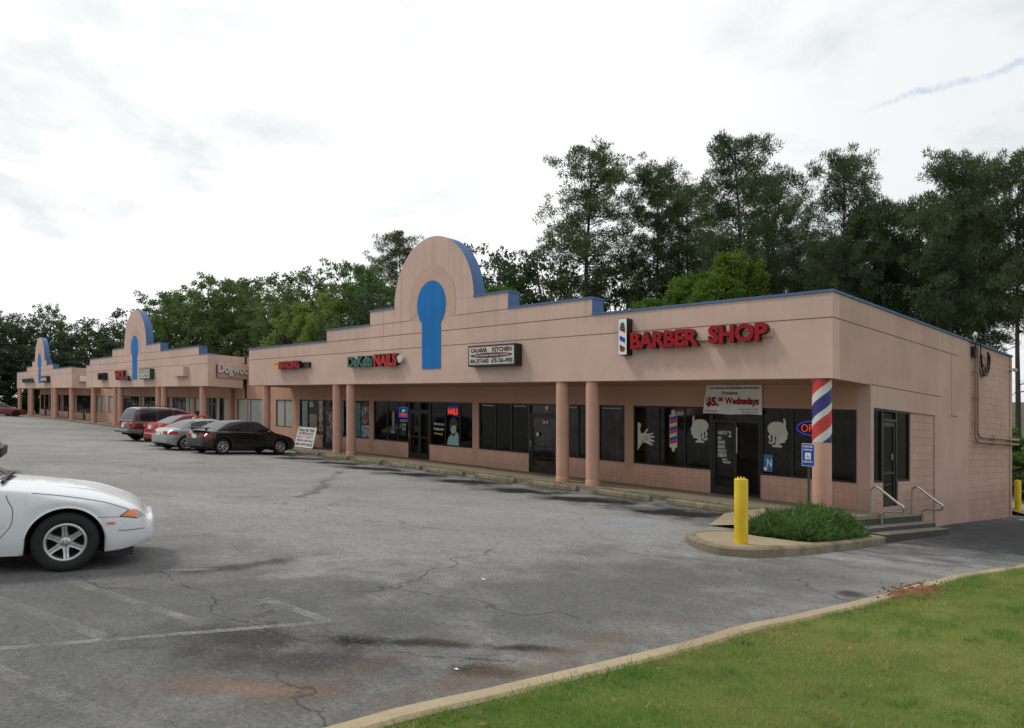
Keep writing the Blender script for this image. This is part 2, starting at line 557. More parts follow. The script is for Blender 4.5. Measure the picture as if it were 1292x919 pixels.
allsky = q.mix(q.math('MULTIPLY', gap, q.math('ADD', q.math('MULTIPLY', away2, .65), .1)), cloud, skyblue)
# one thin rift of open blue in the deck, high to the north
pa, pb = Vector((-.33, .885, .330)).normalized(), Vector((-.17, .922, .349)).normalized(); nn_ = pa.cross(pb).normalized()
rw_ = q.n('ShaderNodeVectorMath', operation='DOT_PRODUCT'); q.l(tc, rw_.inputs[0]); rw_.inputs[1].default_value = nn_
dist_ = q.math('ABSOLUTE', q.math('ADD', rw_.outputs['Value'], q.math('MULTIPLY', q.math('SUBTRACT', q.noise(tc, 14, 6, .7), .5), .030)))
rc_ = q.n('ShaderNodeVectorMath', operation='DOT_PRODUCT'); q.l(tc, rc_.inputs[0]); rc_.inputs[1].default_value = ((pa + pb) / 2).normalized()
rift = q.math('MULTIPLY', q.rng(dist_, .0055, .0005, 0, 1, True), q.rng(rc_.outputs['Value'], .9945, .9995, 0, 1, True))
allsky = q.mix(q.math('MULTIPLY', rift, q.rng(q.noise(tc, 26, 5, .7), .38, .62)), allsky, (5.4, 6.6, 8.2, 1))
q.l(allsky, bg.inputs[0]); bg.inputs[1].default_value = .10

sl = bpy.data.lights.new('sun', 'SUN'); sl.energy = 1.65; sl.angle = R(9); sl.color = (1.0, .955, .88)
so = bpy.data.objects.new('sun', sl); C.objects.link(so)
so.rotation_euler = SUN.to_track_quat('Z', 'Y').to_euler(); so.location = (-20, -20, 40)


# ------------------------------------------------------------------ ground
def dip(X, Y):
    """the drive at the side of the building drops away from the lot"""
    d = -.31 * min(1, max(0, (Y + 5.3) / 5.4)) - .19 * min(1, max(0, Y / 6.7)) - .15 * sstep(6.7, 15, Y)
    k_ = sstep(-1.5, 0, Y)
    return d * sstep(lerp(-.5, -1.5, k_), lerp(.9, -.15, k_), X)


def gz(X, Y):
    """world z of the lot"""
    y = Y
    if y > 60: y = 60 + (y - 60) * .1
    if y < -45: y = -45 + (y + 45) * .1
    return -K * y + dip(X, Y)


def sheet(name, xs, ys, zoff, mat, keep=None):
    P = [[(x, y, gz(x, y) + zoff) for x in xs] for y in ys]
    mb = MB(); mb.grid(P, 0, True)
    o = mb.build(name, mat, shear=False)
    return tag(o, kind='structure')


def axis(*segs):
    out = []
    for a, b, n in segs:
        out += [a + (b - a) * i / n for i in range(n)]
    return out + [segs[-1][1]]


# asphalt
m, nt, p, out = newmat('asphalt'); q = NT(nt)
o_ = q.obj()
sx = q.n('ShaderNodeSeparateXYZ'); q.l(o_, sx.inputs[0])
big = q.noise(o_, .16, 4); mid = q.noise(o_, .9, 6, .62); med = q.noise(o_, 4.5, 5, .65)
agg = q.noise(o_, 75, 2, .7); vor = q.n('ShaderNodeTexVoronoi'); vor.inputs['Scale'].default_value = 95; q.l(o_, vor.inputs[0])
warp = q.noise(o_, 1.6, 5, .6)
wv = q.math('SUBTRACT', warp, .5)
base = q.mix(q.rng(big, .35, .65), c4((.250, .246, .236)), c4((.335, .330, .316)))
base = q.mix(q.math('MULTIPLY', q.rng(mid, .42, .70), .45), base, c4((.140, .136, .130)))
base = q.mix(q.math('MULTIPLY', q.rng(med, .50, .74), .25), base, c4((.105, .102, .098)))


agl = q.noise(o_, 30, 3, .75)
base = q.mix(q.math('MULTIPLY', q.rng(agl, .55, .70), .42), base, c4((.42, .41, .39)))
base = q.mix(q.math('MULTIPLY', q.rng(agl, .45, .30), .62), base, c4((.035, .035, .034)))
mot = q.noise(o_, 9, 5, .75)
base = q.mix(q.math('MULTIPLY', q.rng(mot, .50, .66), .35), base, c4((.06, .058, .055)))
base = q.mix(q.math('MULTIPLY', q.rng(agg, .48, .75), .48), base, c4((.40, .39, .37)))
base = q.mix(q.math('MULTIPLY', q.rng(agg, .46, .28), .55), base, c4((.045, .044, .042)))

def mask(cx, cy, rx, ry, ang=0.0, soft=.55, wob=.8):
    """soft blotch on the ground: 1 inside, 0 outside, with a ragged edge"""
    mp = q.n('ShaderNodeMapping', vector_type='TEXTURE'); q.l(o_, mp.inputs[0])
    mp.inputs['Location'].default_value = (cx, cy, 0); mp.inputs['Rotation'].default_value = (0, 0, R(ang)); mp.inputs['Scale'].default_value = (rx, ry, 1e5)
    ln = q.n('ShaderNodeVectorMath', operation='LENGTH'); q.l(mp.outputs[0], ln.inputs[0])
    d = q.math('ADD', ln.outputs['Value'], q.math('MULTIPLY', wv, wob * 2))
    return q.rng(d, 1.0 + soft * .4, 1.0 - soft, 0, 1, True)


def blot(col, fac, *a, **kw):
    global base
    base = q.mix(q.math('MULTIPLY', mask(*a, **kw), fac), base, c4(col))


blot((.050, .051, .055), .92, 3.4, 8.0, 6.2, 10.5, 0, soft=.6, wob=.5)              # newer dark drive at the side
blot((.060, .060, .061), .75, -.4, -1.6, 3.2, 2.0, 5, soft=.7)
blot((.10, .10, .10), .30, 2.2, -5.2, 2.6, 3.2, 0, soft=.8)
blot((.085, .084, .082), .66, .4, -14.2, 5.0, 3.2, 14, soft=.7)             # worn dark ground in front
blot((.085, .084, .082), .75, 1.6, -9.5, 2.4, 5.2, -6, soft=.85)
blot((.115, .113, .108), .45, -3.0, -13.0, 4.0, 2.0, 14, soft=.7)
for i_ in range(9):                                                          # oil left in every stall along the walk
    blot((.045, .044, .042), .70, -2.75 - 2.5 * i_, -1.9, 1.65, 1.0, 35, soft=.85, wob=1.1)
    blot((.018, .017, .016), 1.0, -2.5 - 2.5 * i_, -2.0 + .15 * math.sin(i_ * 2.3), 1.25 + .2 * math.sin(i_ * 3.1), .75, 38 + 8 * math.sin(i_), soft=.55, wob=1.1)
    blot((.060, .058, .055), .80, -3.0 - 2.5 * i_, -.5, 1.4, .75, 0, soft=.8)
blot((.045, .043, .041), .85, 1.1, -13.15, 1.1, .42, 47, soft=.85, wob=1.0)
blot((.018, .017, .016), .95, 1.62, -12.52, .50, .17, 47, soft=.8, wob=1.1)
blot((.018, .017, .016), .95, 1.95, -12.12, .36, .14, 47, soft=.8, wob=1.1)
blot((.024, .021, .018), .90, 2.42, -11.62, .55, .13, 47, soft=.8, wob=1.1)
blot((.020, .019, .018), .95, 2.66, -12.22, .30, .15, 47, soft=.8, wob=1.2)
blot((.035, .034, .033), .7, -1.7, -12.0, .2, .8, 8, soft=.8, wob=1.2)
blot((.030, .030, .030), .8, 3.15, -6.9, .18, .22, 0, soft=.7)
blot((.050, .048, .046), .75, 1.75, -13.15, .85, .28, 47, soft=.85, wob=1.0)
blot((.19, .095, .055), .48, 2.02, -13.72, .72, .20, 47, soft=.9, wob=1.0)
blot((.27, .16, .105), .40, 2.08, -13.66, .42, .075, 47, soft=.9, wob=.7)  # clay washed over the asphalt
blot((.15, .095, .065), .40, 2.05, -12.55, .16, .8, 10, soft=.9, wob=1.3)
blot((.15, .095, .065), .40, 2.7, -12.6, .14, .7, 5, soft=.9, wob=1.3)
blot((.17, .12, .085), .45, 2.75, -11.3, .25, 1.6, 4, soft=.9, wob=1.2)
blot((.20, .26, .34), .45, -1.9, -4.7, .55, .75, 0, soft=.8, wob=1.3)        # worn blue paint of the parking symbol
base = q.mix(q.math('MULTIPLY', q.rng(agl, .54, .70), .20), base, c4((.40, .39, .37)))
base = q.mix(q.math('MULTIPLY', q.rng(agl, .46, .28), .22), base, c4((.02, .02, .02)))
# fine network of hairline cracks
wn = q.n('ShaderNodeTexNoise'); wn.inputs['Scale'].default_value = 1.3; wn.inputs['Detail'].default_value = 5; q.l(o_, wn.inputs['Vector'])
va = q.n('ShaderNodeVectorMath', operation='MULTIPLY_ADD'); q.l(wn.outputs['Color'], va.inputs[0]); va.inputs[1].default_value = (1.3, 1.3, 0); q.l(o_, va.inputs[2])
v2 = q.n('ShaderNodeTexVoronoi', feature='DISTANCE_TO_EDGE'); v2.inputs['Scale'].default_value = .2; q.l(va.outputs[0], v2.inputs['Vector'])
crk = q.math('MULTIPLY', q.rng(v2.outputs['Distance'], .0045, .001), q.rng(q.noise(o_, .35, 3), .42, .56))
base = q.mix(q.math('MULTIPLY', crk, .55), base, c4((.045, .044, .042)))
q.l(base, p.inputs['Base Color']); p.inputs['Roughness'].default_value = .95; p.inputs['Specular IOR Level'].default_value = .12
q.bump(q.math('SUBTRACT', q.math('ADD', agg, q.math('MULTIPLY', vor.outputs['Distance'], .6)), q.math('MULTIPLY', crk, 2.0)), .55, .012, p)
M['asphalt'] = m

# lawn soil and the rough ground beyond
m, nt, p, out = newmat('turf'); q = NT(nt); o_ = q.obj()
a = q.noise(o_, .7, 5, .6); b = q.noise(o_, 6, 5, .7); f = q.noise(o_, 120, 2)
cc = q.mix(q.rng(a, .35, .65), c4((.12, .185, .036)), c4((.22, .245, .065)))
cc = q.mix(q.math('MULTIPLY', q.rng(b, .5, .75), .6), cc, c4((.15, .135, .05)))
cc = q.mix(q.math('MULTIPLY', q.rng(f, .35, .65), .5), cc, c4((.03, .05, .012)))
q.l(cc, p.inputs['Base Color']); p.inputs['Roughness'].default_value = .95; p.inputs['Specular IOR Level'].default_value = .1
q.bump(q.math('ADD', f, b), .8, .02, p)
M['turf'] = m
m, nt, p, out = newmat('rough_ground'); q = NT(nt); o_ = q.obj()
a = q.noise(o_, .3, 6, .65); b = q.noise(o_, 4, 4)
cc = q.mix(q.rng(a, .35, .65), c4((.035, .045, .018)), c4((.075, .075, .035)))
cc = q.mix(q.rng(b, .45, .7), cc, c4((.05, .035, .02)))
q.l(cc, p.inputs['Base Color']); p.inputs['Roughness'].default_value = 1.0
q.bump(b, .8, .1, p)
M['rough'] = m

sheet('ground', axis((-900, -150, 15), (-150, -5, 20), (-5, 4, 30), (4, 40, 10), (40, 900, 15)),
      axis((-900, -45, 15), (-45, -6, 10), (-6, 20, 40), (20, 60, 10), (60, 900, 15)), -.14, M['rough'])
sheet('parking_lot', axis((-108, -12, 24), (-12, -4, 8), (-4, 4.6, 36)),
      axis((-44, -18, 8), (-18, -6, 12), (-6, 20, 64)), 0.0, M['asphalt'])

# lawn on the camera's side of the drive, with its kerb
CURB = [(2.72, -17.6), (2.98, -15.0), (3.10, -13.69), (3.20, -12.45), (3.30, -11.23), (3.41, -9.3), (3.57, -7.63), (3.66, -5.96), (3.68, -3.6), (3.70, -1.0), (3.78, 3.0), (3.9, 9.0), (4.0, 19.0)]
cf = pchip([(y, x) for x, y in CURB])


def lawn_h(X, Y):
    d = max(0.0, X - cf(Y) - .16)
    return .10 + .10 * sstep(0, 2.5, d) + .025 * math.sin(X * 1.3 + Y * .7) * sstep(0, 2, d)


ys = axis((-30, -17.6, 8), (-17.6, 4, 60), (4, 19, 12))
us = [0, .3, .7, 1.2, 1.8, 2.6, 3.6, 5, 7, 10, 15, 22, 30, 40]
P = []
for y in ys:
    x0 = cf(y) + .17
    P.append([(x0 + u_, y, gz(x0 + u_, y) + lawn_h(x0 + u_, y)) for u_ in us])
mb = MB(); mb.grid(P, 0, True); tag(mb.build('lawn', M['turf'], shear=False), kind='structure')

ys = axis((-30, -17.6, 10), (-17.6, 19, 110))
prof = [(0, -.05), (0.006, .085), (.03, .118), (.155, .122), (.18, .10), (.18, -.05)]
P = []
for y in ys:
    x0 = cf(y) - .02 + .012 * math.sin(y * 2.1) + .008 * math.sin(y * 5.3)
    P.append([(x0 + a, y, gz(x0, y) + h_ + .006 * math.sin(y * 3.7)) for a, h_ in prof])
mb = MB(); mb.grid(P, 0, False); tag(mb.build('lawn_kerb', M['edge_curb'], shear=False), kind='structure')

# mown grass blades, thick near the camera and thinner further off
rng = np.random.default_rng(3)


def blades(n, ux0, ux1, y0, y1, hmin, hmax, wid):
    y = rng.uniform(y0, y1, n); u_ = ux0 + (ux1 - ux0) * rng.random(n)
    tb_y = np.linspace(-30, 19, 400); tb_x = np.array([cf(t) for t in tb_y])
    x = np.interp(y, tb_y, tb_x) + .175 + u_
    d = np.maximum(0, u_ - .01); sd_ = np.clip(d / 2.5, 0, 1); sd_ = sd_ ** 2 * (3 - 2 * sd_)
    s2 = np.clip(d / 2, 0, 1); s2 = s2 ** 2 * (3 - 2 * s2)
    dp = np.array([dip(a_, b_) for a_, b_ in zip(x, y)])
    z = -K * y + dp + .10 + .10 * sd_ + .025 * np.sin(x * 1.3 + y * .7) * s2 - .004
    clump = .5 + .5 * np.sin(x * 2.3 + 1.7 * np.sin(y * 1.9)) * np.sin(y * 2.7 + 1.3 * np.sin(x * 2.2))
    hh = rng.uniform(hmin, hmax, n) * (.65 + .7 * clump)
    a_ = rng.uniform(0, 2 * np.pi, n); lean = rng.uniform(.2, 1.1, n) * hh; la = rng.uniform(0, 2 * np.pi, n)
    wx, wy = np.cos(a_) * wid, np.sin(a_) * wid
    p0 = np.stack([x - wx, y - wy, z], 1); p1 = np.stack([x + wx, y + wy, z], 1)
    p2 = np.stack([x + np.cos(la) * lean, y + np.sin(la) * lean, z + hh], 1)
    return np.stack([p0, p1, p2], 1).reshape(-1, 3), (1 - clump)


def tri_object(name, V, mats, per=3, vcol=None):
    nf = len(V) // per
    me = bpy.data.meshes.new(name)
    me.vertices.add(len(V)); me.vertices.foreach_set('co', V.astype(np.float32).ravel())
    me.loops.add(len(V)); me.loops.foreach_set('vertex_index', np.arange(len(V), dtype=np.int32))
    me.polygons.add(nf); me.polygons.foreach_set('loop_start', np.arange(0, len(V), per, dtype=np.int32))
    me.polygons.foreach_set('loop_total', np.full(nf, per, dtype=np.int32))
    if vcol is not None:
        at = me.attributes.new('tone', 'FLOAT', 'FACE'); at.data.foreach_set('value', vcol.astype(np.float32))
    me.update(calc_edges=True); me.validate()
    me.materials.append(mats)
    return me


m, nt, p, out = newmat('grass_blades'); q = NT(nt)
at = q.n('ShaderNodeAttribute'); at.attribute_name = 'tone'
o_ = q.obj()
cc = q.mix(at.outputs['Fac'], c4((.125, .245, .044)), c4((.42, .42, .125)))
cc = q.mix(q.math('MULTIPLY', q.rng(q.noise(o_, .55, 5, .65), .44, .62), .65), cc, c4((.45, .38, .16)))
cc = q.mix(q.math('MULTIPLY', q.rng(q.noise(o_, .9, 4, .65), .50, .36), .7), cc, c4((.075, .230, .035)))
q.l(cc, p.inputs['Base Color']); p.inputs['Roughness'].default_value = .6; p.inputs['Specular IOR Level'].default_value = .25
t = q.n('ShaderNodeBsdfTranslucent'); q.l(cc, t.inputs[0]); ms = q.n('ShaderNodeMixShader'); ms.inputs[0].default_value = .4
q.l(p.outputs[0], ms.inputs[1]); q.l(t.outputs[0], ms.inputs[2]); q.l(ms.outputs[0], out.inputs[0])
M['blade'] = m
parts_ = [blades(80000, 0, 3.6, -15.2, -9.0, .018, .045, .0024), blades(60000, 0, 6.0, -9.0, -4.0, .02, .05, .0034),
          blades(50000, 0, 9.0, -4.0, 3.0, .025, .055, .005), blades(1500, -.03, .05, -15.2, 3.0, .03, .06, .004),
          blades(30000, 3.6, 7.0, -14.5, -9.0, .02, .05, .003)]
def tuft_clumps(n, per, ux1, y0, y1, hmin, hmax):
    vs, ts = [], []
    for _ in range(n):
        yy_ = rng.uniform(y0, y1); u_ = rng.uniform(0, 1) ** 1.2 * ux1; r_ = rng.uniform(.03, .16)
        k_ = int(per * rng.uniform(.5, 1.5) * (r_ / .1))
        a_ = rng.uniform(0, 6.28, k_); d_ = r_ * np.sqrt(rng.random(k_))
        x = cf(yy_) + .2 + u_ + d_ * np.cos(a_); y = yy_ + d_ * np.sin(a_) * 1.3
        z = np.array([gz(p_, q_) + lawn_h(p_, q_) for p_, q_ in zip(x, y)]) - .004
        hh = rng.uniform(hmin, hmax, k_); b_ = rng.uniform(0, 6.28, k_); l_ = hh * rng.uniform(.4, 1.3, k_); la = rng.uniform(0, 6.28, k_); wd = .0034
        p0 = np.stack([x - np.cos(b_) * wd, y - np.sin(b_) * wd, z], 1); p1 = np.stack([x + np.cos(b_) * wd, y + np.sin(b_) * wd, z], 1)
        p2 = np.stack([x + np.cos(la) * l_, y + np.sin(la) * l_, z + hh], 1)
        vs.append(np.stack([p0, p1, p2], 1).reshape(-1, 3)); ts.append(np.full(k_, rng.choice([.0, .05, .1, .9])))
    return np.concatenate(vs), np.concatenate(ts)


parts_.append(tuft_clumps(420, 70, 5.5, -15.0, -3.0, .025, .07))
parts_.append(tuft_clumps(150, 40, .12, -15.0, 0.0, .03, .075))
V = np.concatenate([a_ for a_, b_ in parts_]); T = np.concatenate([b_ for a_, b_ in parts_]) * rng.uniform(.3, 1.0, len(V) // 3)
go = bpy.data.objects.new('grass', tri_object('grass', V, M['blade'], 3, T)); C.objects.link(go)
tag(go, 'short green and yellowing grass growing over the lawn by the kerb', 'grass', kind='stuff')


# dead leaves and clover caught in the turf
lv = MB(); rl = random.Random(4)
for _ in range(90):
    y = rl.uniform(-14.5, 1.0); x = cf(y) + .25 + rl.uniform(0, 1) ** 1.5 * 6; a = rl.uniform(0, 6.28); s_ = rl.uniform(.012, .03)
    z = gz(x, y) + lawn_h(x, y) + .03
    c_, d_ = math.cos(a) * s_, math.sin(a) * s_
    lv.add([(x - c_, y - d_, z), (x + d_ * .6, y - c_ * .6, z + .008), (x + c_, y + d_, z + rl.uniform(-.01, .012)), (x - d_ * .6, y + c_ * .6, z + .006)], [(0, 1, 2, 3)])
lo_ = lv.build('fallen_leaves', mat_plain('dry_leaf', (.22, .11, .045), .8, .4, 3), shear=False)
tag(lo_, 'scattered dry brown leaves lying in the lawn grass', 'leaves', kind='stuff')


# worn white paint, flat on the lot
def wornmat(name, col, lo, hi):
    m, nt, p, out = newmat(name); q = NT(nt); o_ = q.obj()
    f = q.math('ADD', q.math('MULTIPLY', q.noise(o_, 3, 5, .7), .55), q.math('MULTIPLY', q.noise(o_, 55, 3, .7), .45))
    p.inputs['Base Color'].default_value = c4(col); p.inputs['Roughness'].default_value = .85
    t = q.n('ShaderNodeBsdfTransparent'); ms = q.n('ShaderNodeMixShader')
    q.l(q.rng(f, lo, hi), ms.inputs[0]); q.l(t.outputs[0], ms.inputs[1]); q.l(p.outputs[0], ms.inputs[2]); q.l(ms.outputs[0], out.inputs[0])
    return m


M['line'] = wornmat('worn_line', (.33, .33, .31), .41, .70)
M['line_faint'] = wornmat('faint_line', (.27, .265, .25), .42, .72)
M['crackmat'] = wornmat('crack_filler', (.040, .038, .036), .42, .68)


def strip(mb, pts, wdt, off=.004, jag=0.0):
    P = []
    for i, (x, y) in enumerate(pts):
        a = pts[max(i - 1, 0)]; b = pts[min(i + 1, len(pts) - 1)]
        d = Vector((b[0] - a[0], b[1] - a[1])).normalized(); nx, ny = -d.y, d.x
        w_ = wdt * (1 + jag * random.uniform(-.7, .9)) / 2
        P.append([(x - nx * w_, y - ny * w_, gz(x, y) + off), (x + nx * w_, y + ny * w_, gz(x, y) + off)])
    mb.grid(P, 0, False, flip=True)


def line(name, a, b, wdt, mat):
    mb = MB(); n = max(2, int(math.dist(a, b) / .4))
    strip(mb, [(lerp(a[0], b[0], i / n), lerp(a[1], b[1], i / n)) for i in range(n + 1)], wdt)
    tag(mb.build(name, mat, shear=False), kind='structure')


line('road_marking', (-.26, -16.7), (.97, -12.42), .085, M['line'])
line('road_marking', (-3.4, -16.4), (-1.62, -12.5), .10, M['line_faint'])
line('road_marking', (-2.5, -14.12), (.45, -13.40), .10, M['line_faint'])
line('road_marking', (-1.5, -14.65), (.42, -14.14), .11, M['line_faint'])
line('road_marking', (-.6, -15.3), (2.4, -14.40), .11, M['line_faint'])
line('road_marking', (-.1, -12.62), (.93, -12.5), .10, M['line'])
line('road_marking', (-5.6, -15.9), (-3.9, -11.6), .10, M['line_faint'])
def crack(pts, wdt, step=.035):
    """a wandering crack: slow bends with a fine tremor, never doubling back on itself"""
    P = []
    ph = [random.uniform(0, 6.28) for _ in range(6)]
    run = 0.0
    for (a, b) in zip(pts[:-1], pts[1:]):
        L_ = math.dist(a, b); n = max(3, int(L_ / step)); dx, dy = (b[0] - a[0]) / L_, (b[1] - a[1]) / L_
        for i in range(n):
            t_ = i / n; d = run + t_ * L_
            o_ = .05 * math.sin(2.1 * d + ph[0]) + .03 * math.sin(5.3 * d + ph[1]) + .014 * math.sin(13 * d + ph[2]) + .008 * math.sin(31 * d + ph[3]) + random.gauss(0, .006)
            P.append((lerp(a[0], b[0], t_) - dy * o_, lerp(a[1], b[1], t_) + dx * o_))
        run += L_
    mb = MB(); strip(mb, P, wdt, .0035, .9)
    tag(mb.build('asphalt_crack', M['crackmat'], shear=False), kind='structure')


crack([(-2.1, -13.05), (-.6, -13.0), (.2, -13.25), (1.2, -12.9), (1.9, -12.55), (2.75, -11.9)], .018)
crack([(-.75, -12.65), (-.35, -12.75), (-.1, -13.15)], .014)
crack([(1.4, -6.2), (.6, -7.0), (-1.4, -7.6), (-3.6, -8.6), (-6.5, -9.6), (-9.5, -11.0)], .018)
crack([(.5, -6.9), (-1.6, -6.1), (-3.4, -4.4), (-6.0, -4.1), (-9.5, -4.6)], .016)
# ------------------------------------------------------------------ the strip of shops
WY = 2.07          # storefront wall plane
H0, HS, HT = .14, 3.12, 4.98


def arc(cx, cz, r, a0, a1, n):
    return [(cx + r * math.cos(R(lerp(a0, a1, i / n))), cz + r * math.sin(R(lerp(a0, a1, i / n)))) for i in range(n + 1)]


def window(parent, x0, x1, h0, h1, mulls, pane=None, y=WY, kinds=None, header=False):
    """aluminium shop window: frame and mullions with the panes as one child mesh"""
    f = MB(); t = .05; d0, d1 = y + .03, y + .11
    f.box(x0, x1, d0, d1, h0, h0 + t); f.box(x0, x1, d0, d1, h1 - t, h1)
    f.box(x0, x0 + t, d0, d1, h0 + t, h1 - t); f.box(x1 - t, x1, d0, d1, h0 + t, h1 - t)
    for m_ in mulls:
        f.box(m_ - t / 2, m_ + t / 2, d0 + .004, d1, h0 + t, h1 - t)
    wf = f.build('window', M['frame'], parent)
    g = MB(); e = [x0 + t] + [m_ for m_ in mulls] + [x1 - t]
    mats = [pane or M['glass'], M['blind']]
    for i, (a, b) in enumerate(zip(e[:-1], e[1:])):
        a_ = a + (t / 2 if i else 0); b_ = b - (t / 2 if i < len(e) - 2 else 0)
        g.box(a_, b_, y + .06, y + .075, h0 + t, h1 - t, 1 if kinds and kinds[i] == 'b' else 0)
    g.build('pane', mats, wf)
    if header:
        s = ML()  # pale strips on the panes drawn for reflected interior light
        for i, (a, b) in enumerate(zip(e[:-1], e[1:])):
            if i % 2 == 0: s.box(a + .1, b - .1, y + .052, y + .059, h1 - t - .07, h1 - t - .035)
        s.build('light_reflection', M['blind'], wf)
    return wf


def glazed_door(parent, x0, x1, h0, h1, y=WY, leafs=1, bar=True, label=None):
    f = MB(); t = .055; d0, d1 = y + .025, y + .12
    f.box(x0, x0 + t, d0, d1, h0, h1); f.box(x1 - t, x1, d0, d1, h0, h1); f.box(x0 + t, x1 - t, d0, d1, h1 - t, h1)
    f.box(x0 + t, x1 - t, d0, d1, 2.14, 2.19)                     # transom bar
    df = f.build('door', M['frame'], parent)
    if label: df['label'] = label
    g = MB(); g.box(x0 + t, x1 - t, y + .065, y + .08, 2.19, h1 - t)
    l_ = MB(); st = .085
    xa, xb = x0 + t + .01, x1 - t - .01
    n = leafs
    for i in range(n):
        a = lerp(xa, xb, i / n) + .004; b = lerp(xa, xb, (i + 1) / n) - .004
        l_.box(a, a + st, y + .04, y + .09, h0 + .01, 2.13); l_.box(b - st, b, y + .04, y + .09, h0 + .01, 2.13)
        l_.box(a + st, b - st, y + .04, y + .09, h0 + .01, h0 + .22); l_.box(a + st, b - st, y + .04, y + .09, 2.03, 2.13)
        g.box(a + st, b - st, y + .06, y + .072, h0 + .22, 2.03)
        if bar: l_.box(a + st, b - st, y + .035, y + .06, 1.02, 1.07)
    l_.build('leaf', M['frame'], df); g.build('pane', M['glass'], df)
    hd = MB(); hx = xa + .05
    hd.tube([(hx, y + .04, .98), (hx, y - .03, .98), (hx, y - .03, 1.28), (hx, y + .04, 1.28)], .012, 6)
    hd.build('handle', M['metal'], df)
    return df


def column(parent, x, barber=False):
    n = 28
    c = MB(); y = .22
    c.lathe([(.195, H0 + .16), (.195, HS + .002)], n, (x, y, 0))
    o = c.build('column', M['column'], parent)
    b = MB(); b.lathe([(.21, H0 - .02), (.21, H0 + .13), (.195, H0 + .16)], n, (x, y, 0))
    b.build('column_base', M['column'], o)
    return o


def facade(parent, xr, xl, cols, s1, s2, ac, ar, keyw=1.0, right_side=True):
    """stepped fascia with the big round gable and the blue keyhole"""
    f = MB(); D = .36
    f.box(xl, xr, 0, D, HS, HT)                                   # front fascia
    if right_side: f.box(xr - D, xr, D, 2.07, HS, HT)
    f.box(xl, xl + D, D, 2.6, HS, HT)
    f.build('fascia', M['stucco'], parent)
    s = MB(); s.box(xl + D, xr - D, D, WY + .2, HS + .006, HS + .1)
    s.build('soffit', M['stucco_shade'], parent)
    d2 = .5
    # parapet steps
    p1 = MB(); h = 5.46
    p1.prism_y([(s1[0], HT + .002), (s1[1], HT + .002), (s1[1], h), (s1[0], h)], .0, d2, 0, 1)
    p1.prism_y([(s2[0], h + .002), (s2[1], h + .002), (s2[1], 6.0), (s2[0], 6.0)], -.004, d2 - .004, 0, 1)
    p1.build('parapet_step', [M['stucco'], M['blue_trim']], parent)
    a = MB(); pts = arc(ac, 6.02, ar, 0, 180, 48)
    a.prism_y([(ac + ar, 6.004)] + pts + [(ac - ar, 6.004)], -.002, d2 - .01, 0, 1)
    a.build('round_gable', [M['stucco'], M['blue_trim']], parent)
    # keyhole: a band toned darker like a shaded recess and the blue field, both thin panels on the face
    r0 = .86 * keyw; kz = 5.95; hw = .555 * keyw; zj = kz - math.sqrt(r0 * r0 - hw * hw)
    aj = math.degrees(math.asin((zj - kz) / r0))
    ring = MB(); ro = 1.42 * keyw
    outer = arc(ac, kz, ro, -20, 200, 44); inner = arc(ac, kz, r0 + .004, -20, 200, 44)
    P = [[(o_[0], -.012, o_[1]) for o_ in outer], [(i_[0], -.012, i_[1]) for i_ in inner]]
    ring.grid(P, 0, False, flip=False)
    ring.build('keyhole_surround', M['ring'], parent)
    k = MB(); poly = [(ac - hw, 3.64), (ac + hw, 3.64), (ac + hw, zj)] + arc(ac, kz, r0, aj, 180 - aj, 40)[1:-1] + [(ac - hw, zj)]
    k.prism_y(poly, -.022, -.002)
    k.build('keyhole_panel', M['keyhole_blue'], parent)
    # score lines: dark strips on the stucco, groove shade put into the colour
    g = MB(); t = .022; yy = -.003
    def hl(x0, x1, z):
        if x0 < ac - hw - .03 < x1 and ac + hw + .03 < x1 and z < 6.7:
            g.box(x0, ac - hw - .03, yy, .01, z, z + t); g.box(ac + hw + .03, x1, yy, .01, z, z + t)
        else: g.box(x0, x1, yy, .01, z, z + t)
    hl(s1[0] + .02, s1[1] - .02, 4.955)
    hl(xl + .03, xr - .002, 4.425)
    for sgn in (-1, 1):
        xe = ac + sgn * (ro + .0); x_out = s2[0] if sgn < 0 else s2[1]
        g.box(min(xe, x_out), max(xe, x_out), yy - .004, .005, 5.455, 5.468)
    g.build('score_line', M['groove'], parent)
    c = ML(); t = .055
    def cap(x0, x1, z, y1, yf=-.03): c.box(x0, x1, yf, y1, z, z + t)
    cap(xl - .03, s1[0] - .002, HT + .002, .4); cap(s1[1] + .002, xr + .03, HT + .002, .4)
    cap(s1[0] - .02, s2[0] - .002, 5.462, d2 + .02); cap(s2[1] + .002, s1[1] + .02, 5.462, d2 + .02)
    cap(s2[0] - .02, ac - ar - .002, 6.002, d2 + .02, -.035); cap(ac + ar + .002, s2[1] + .02, 6.002, d2 + .02, -.035)
    c.build('coping', M['blue_trim'], parent)
    c = MB(); c.box(xl - .03, xl + .4, .402, 14.7, HT + .002, HT + .057); c.build('coping', M['blue_trim'], parent)
    for x in cols: column(parent, x)


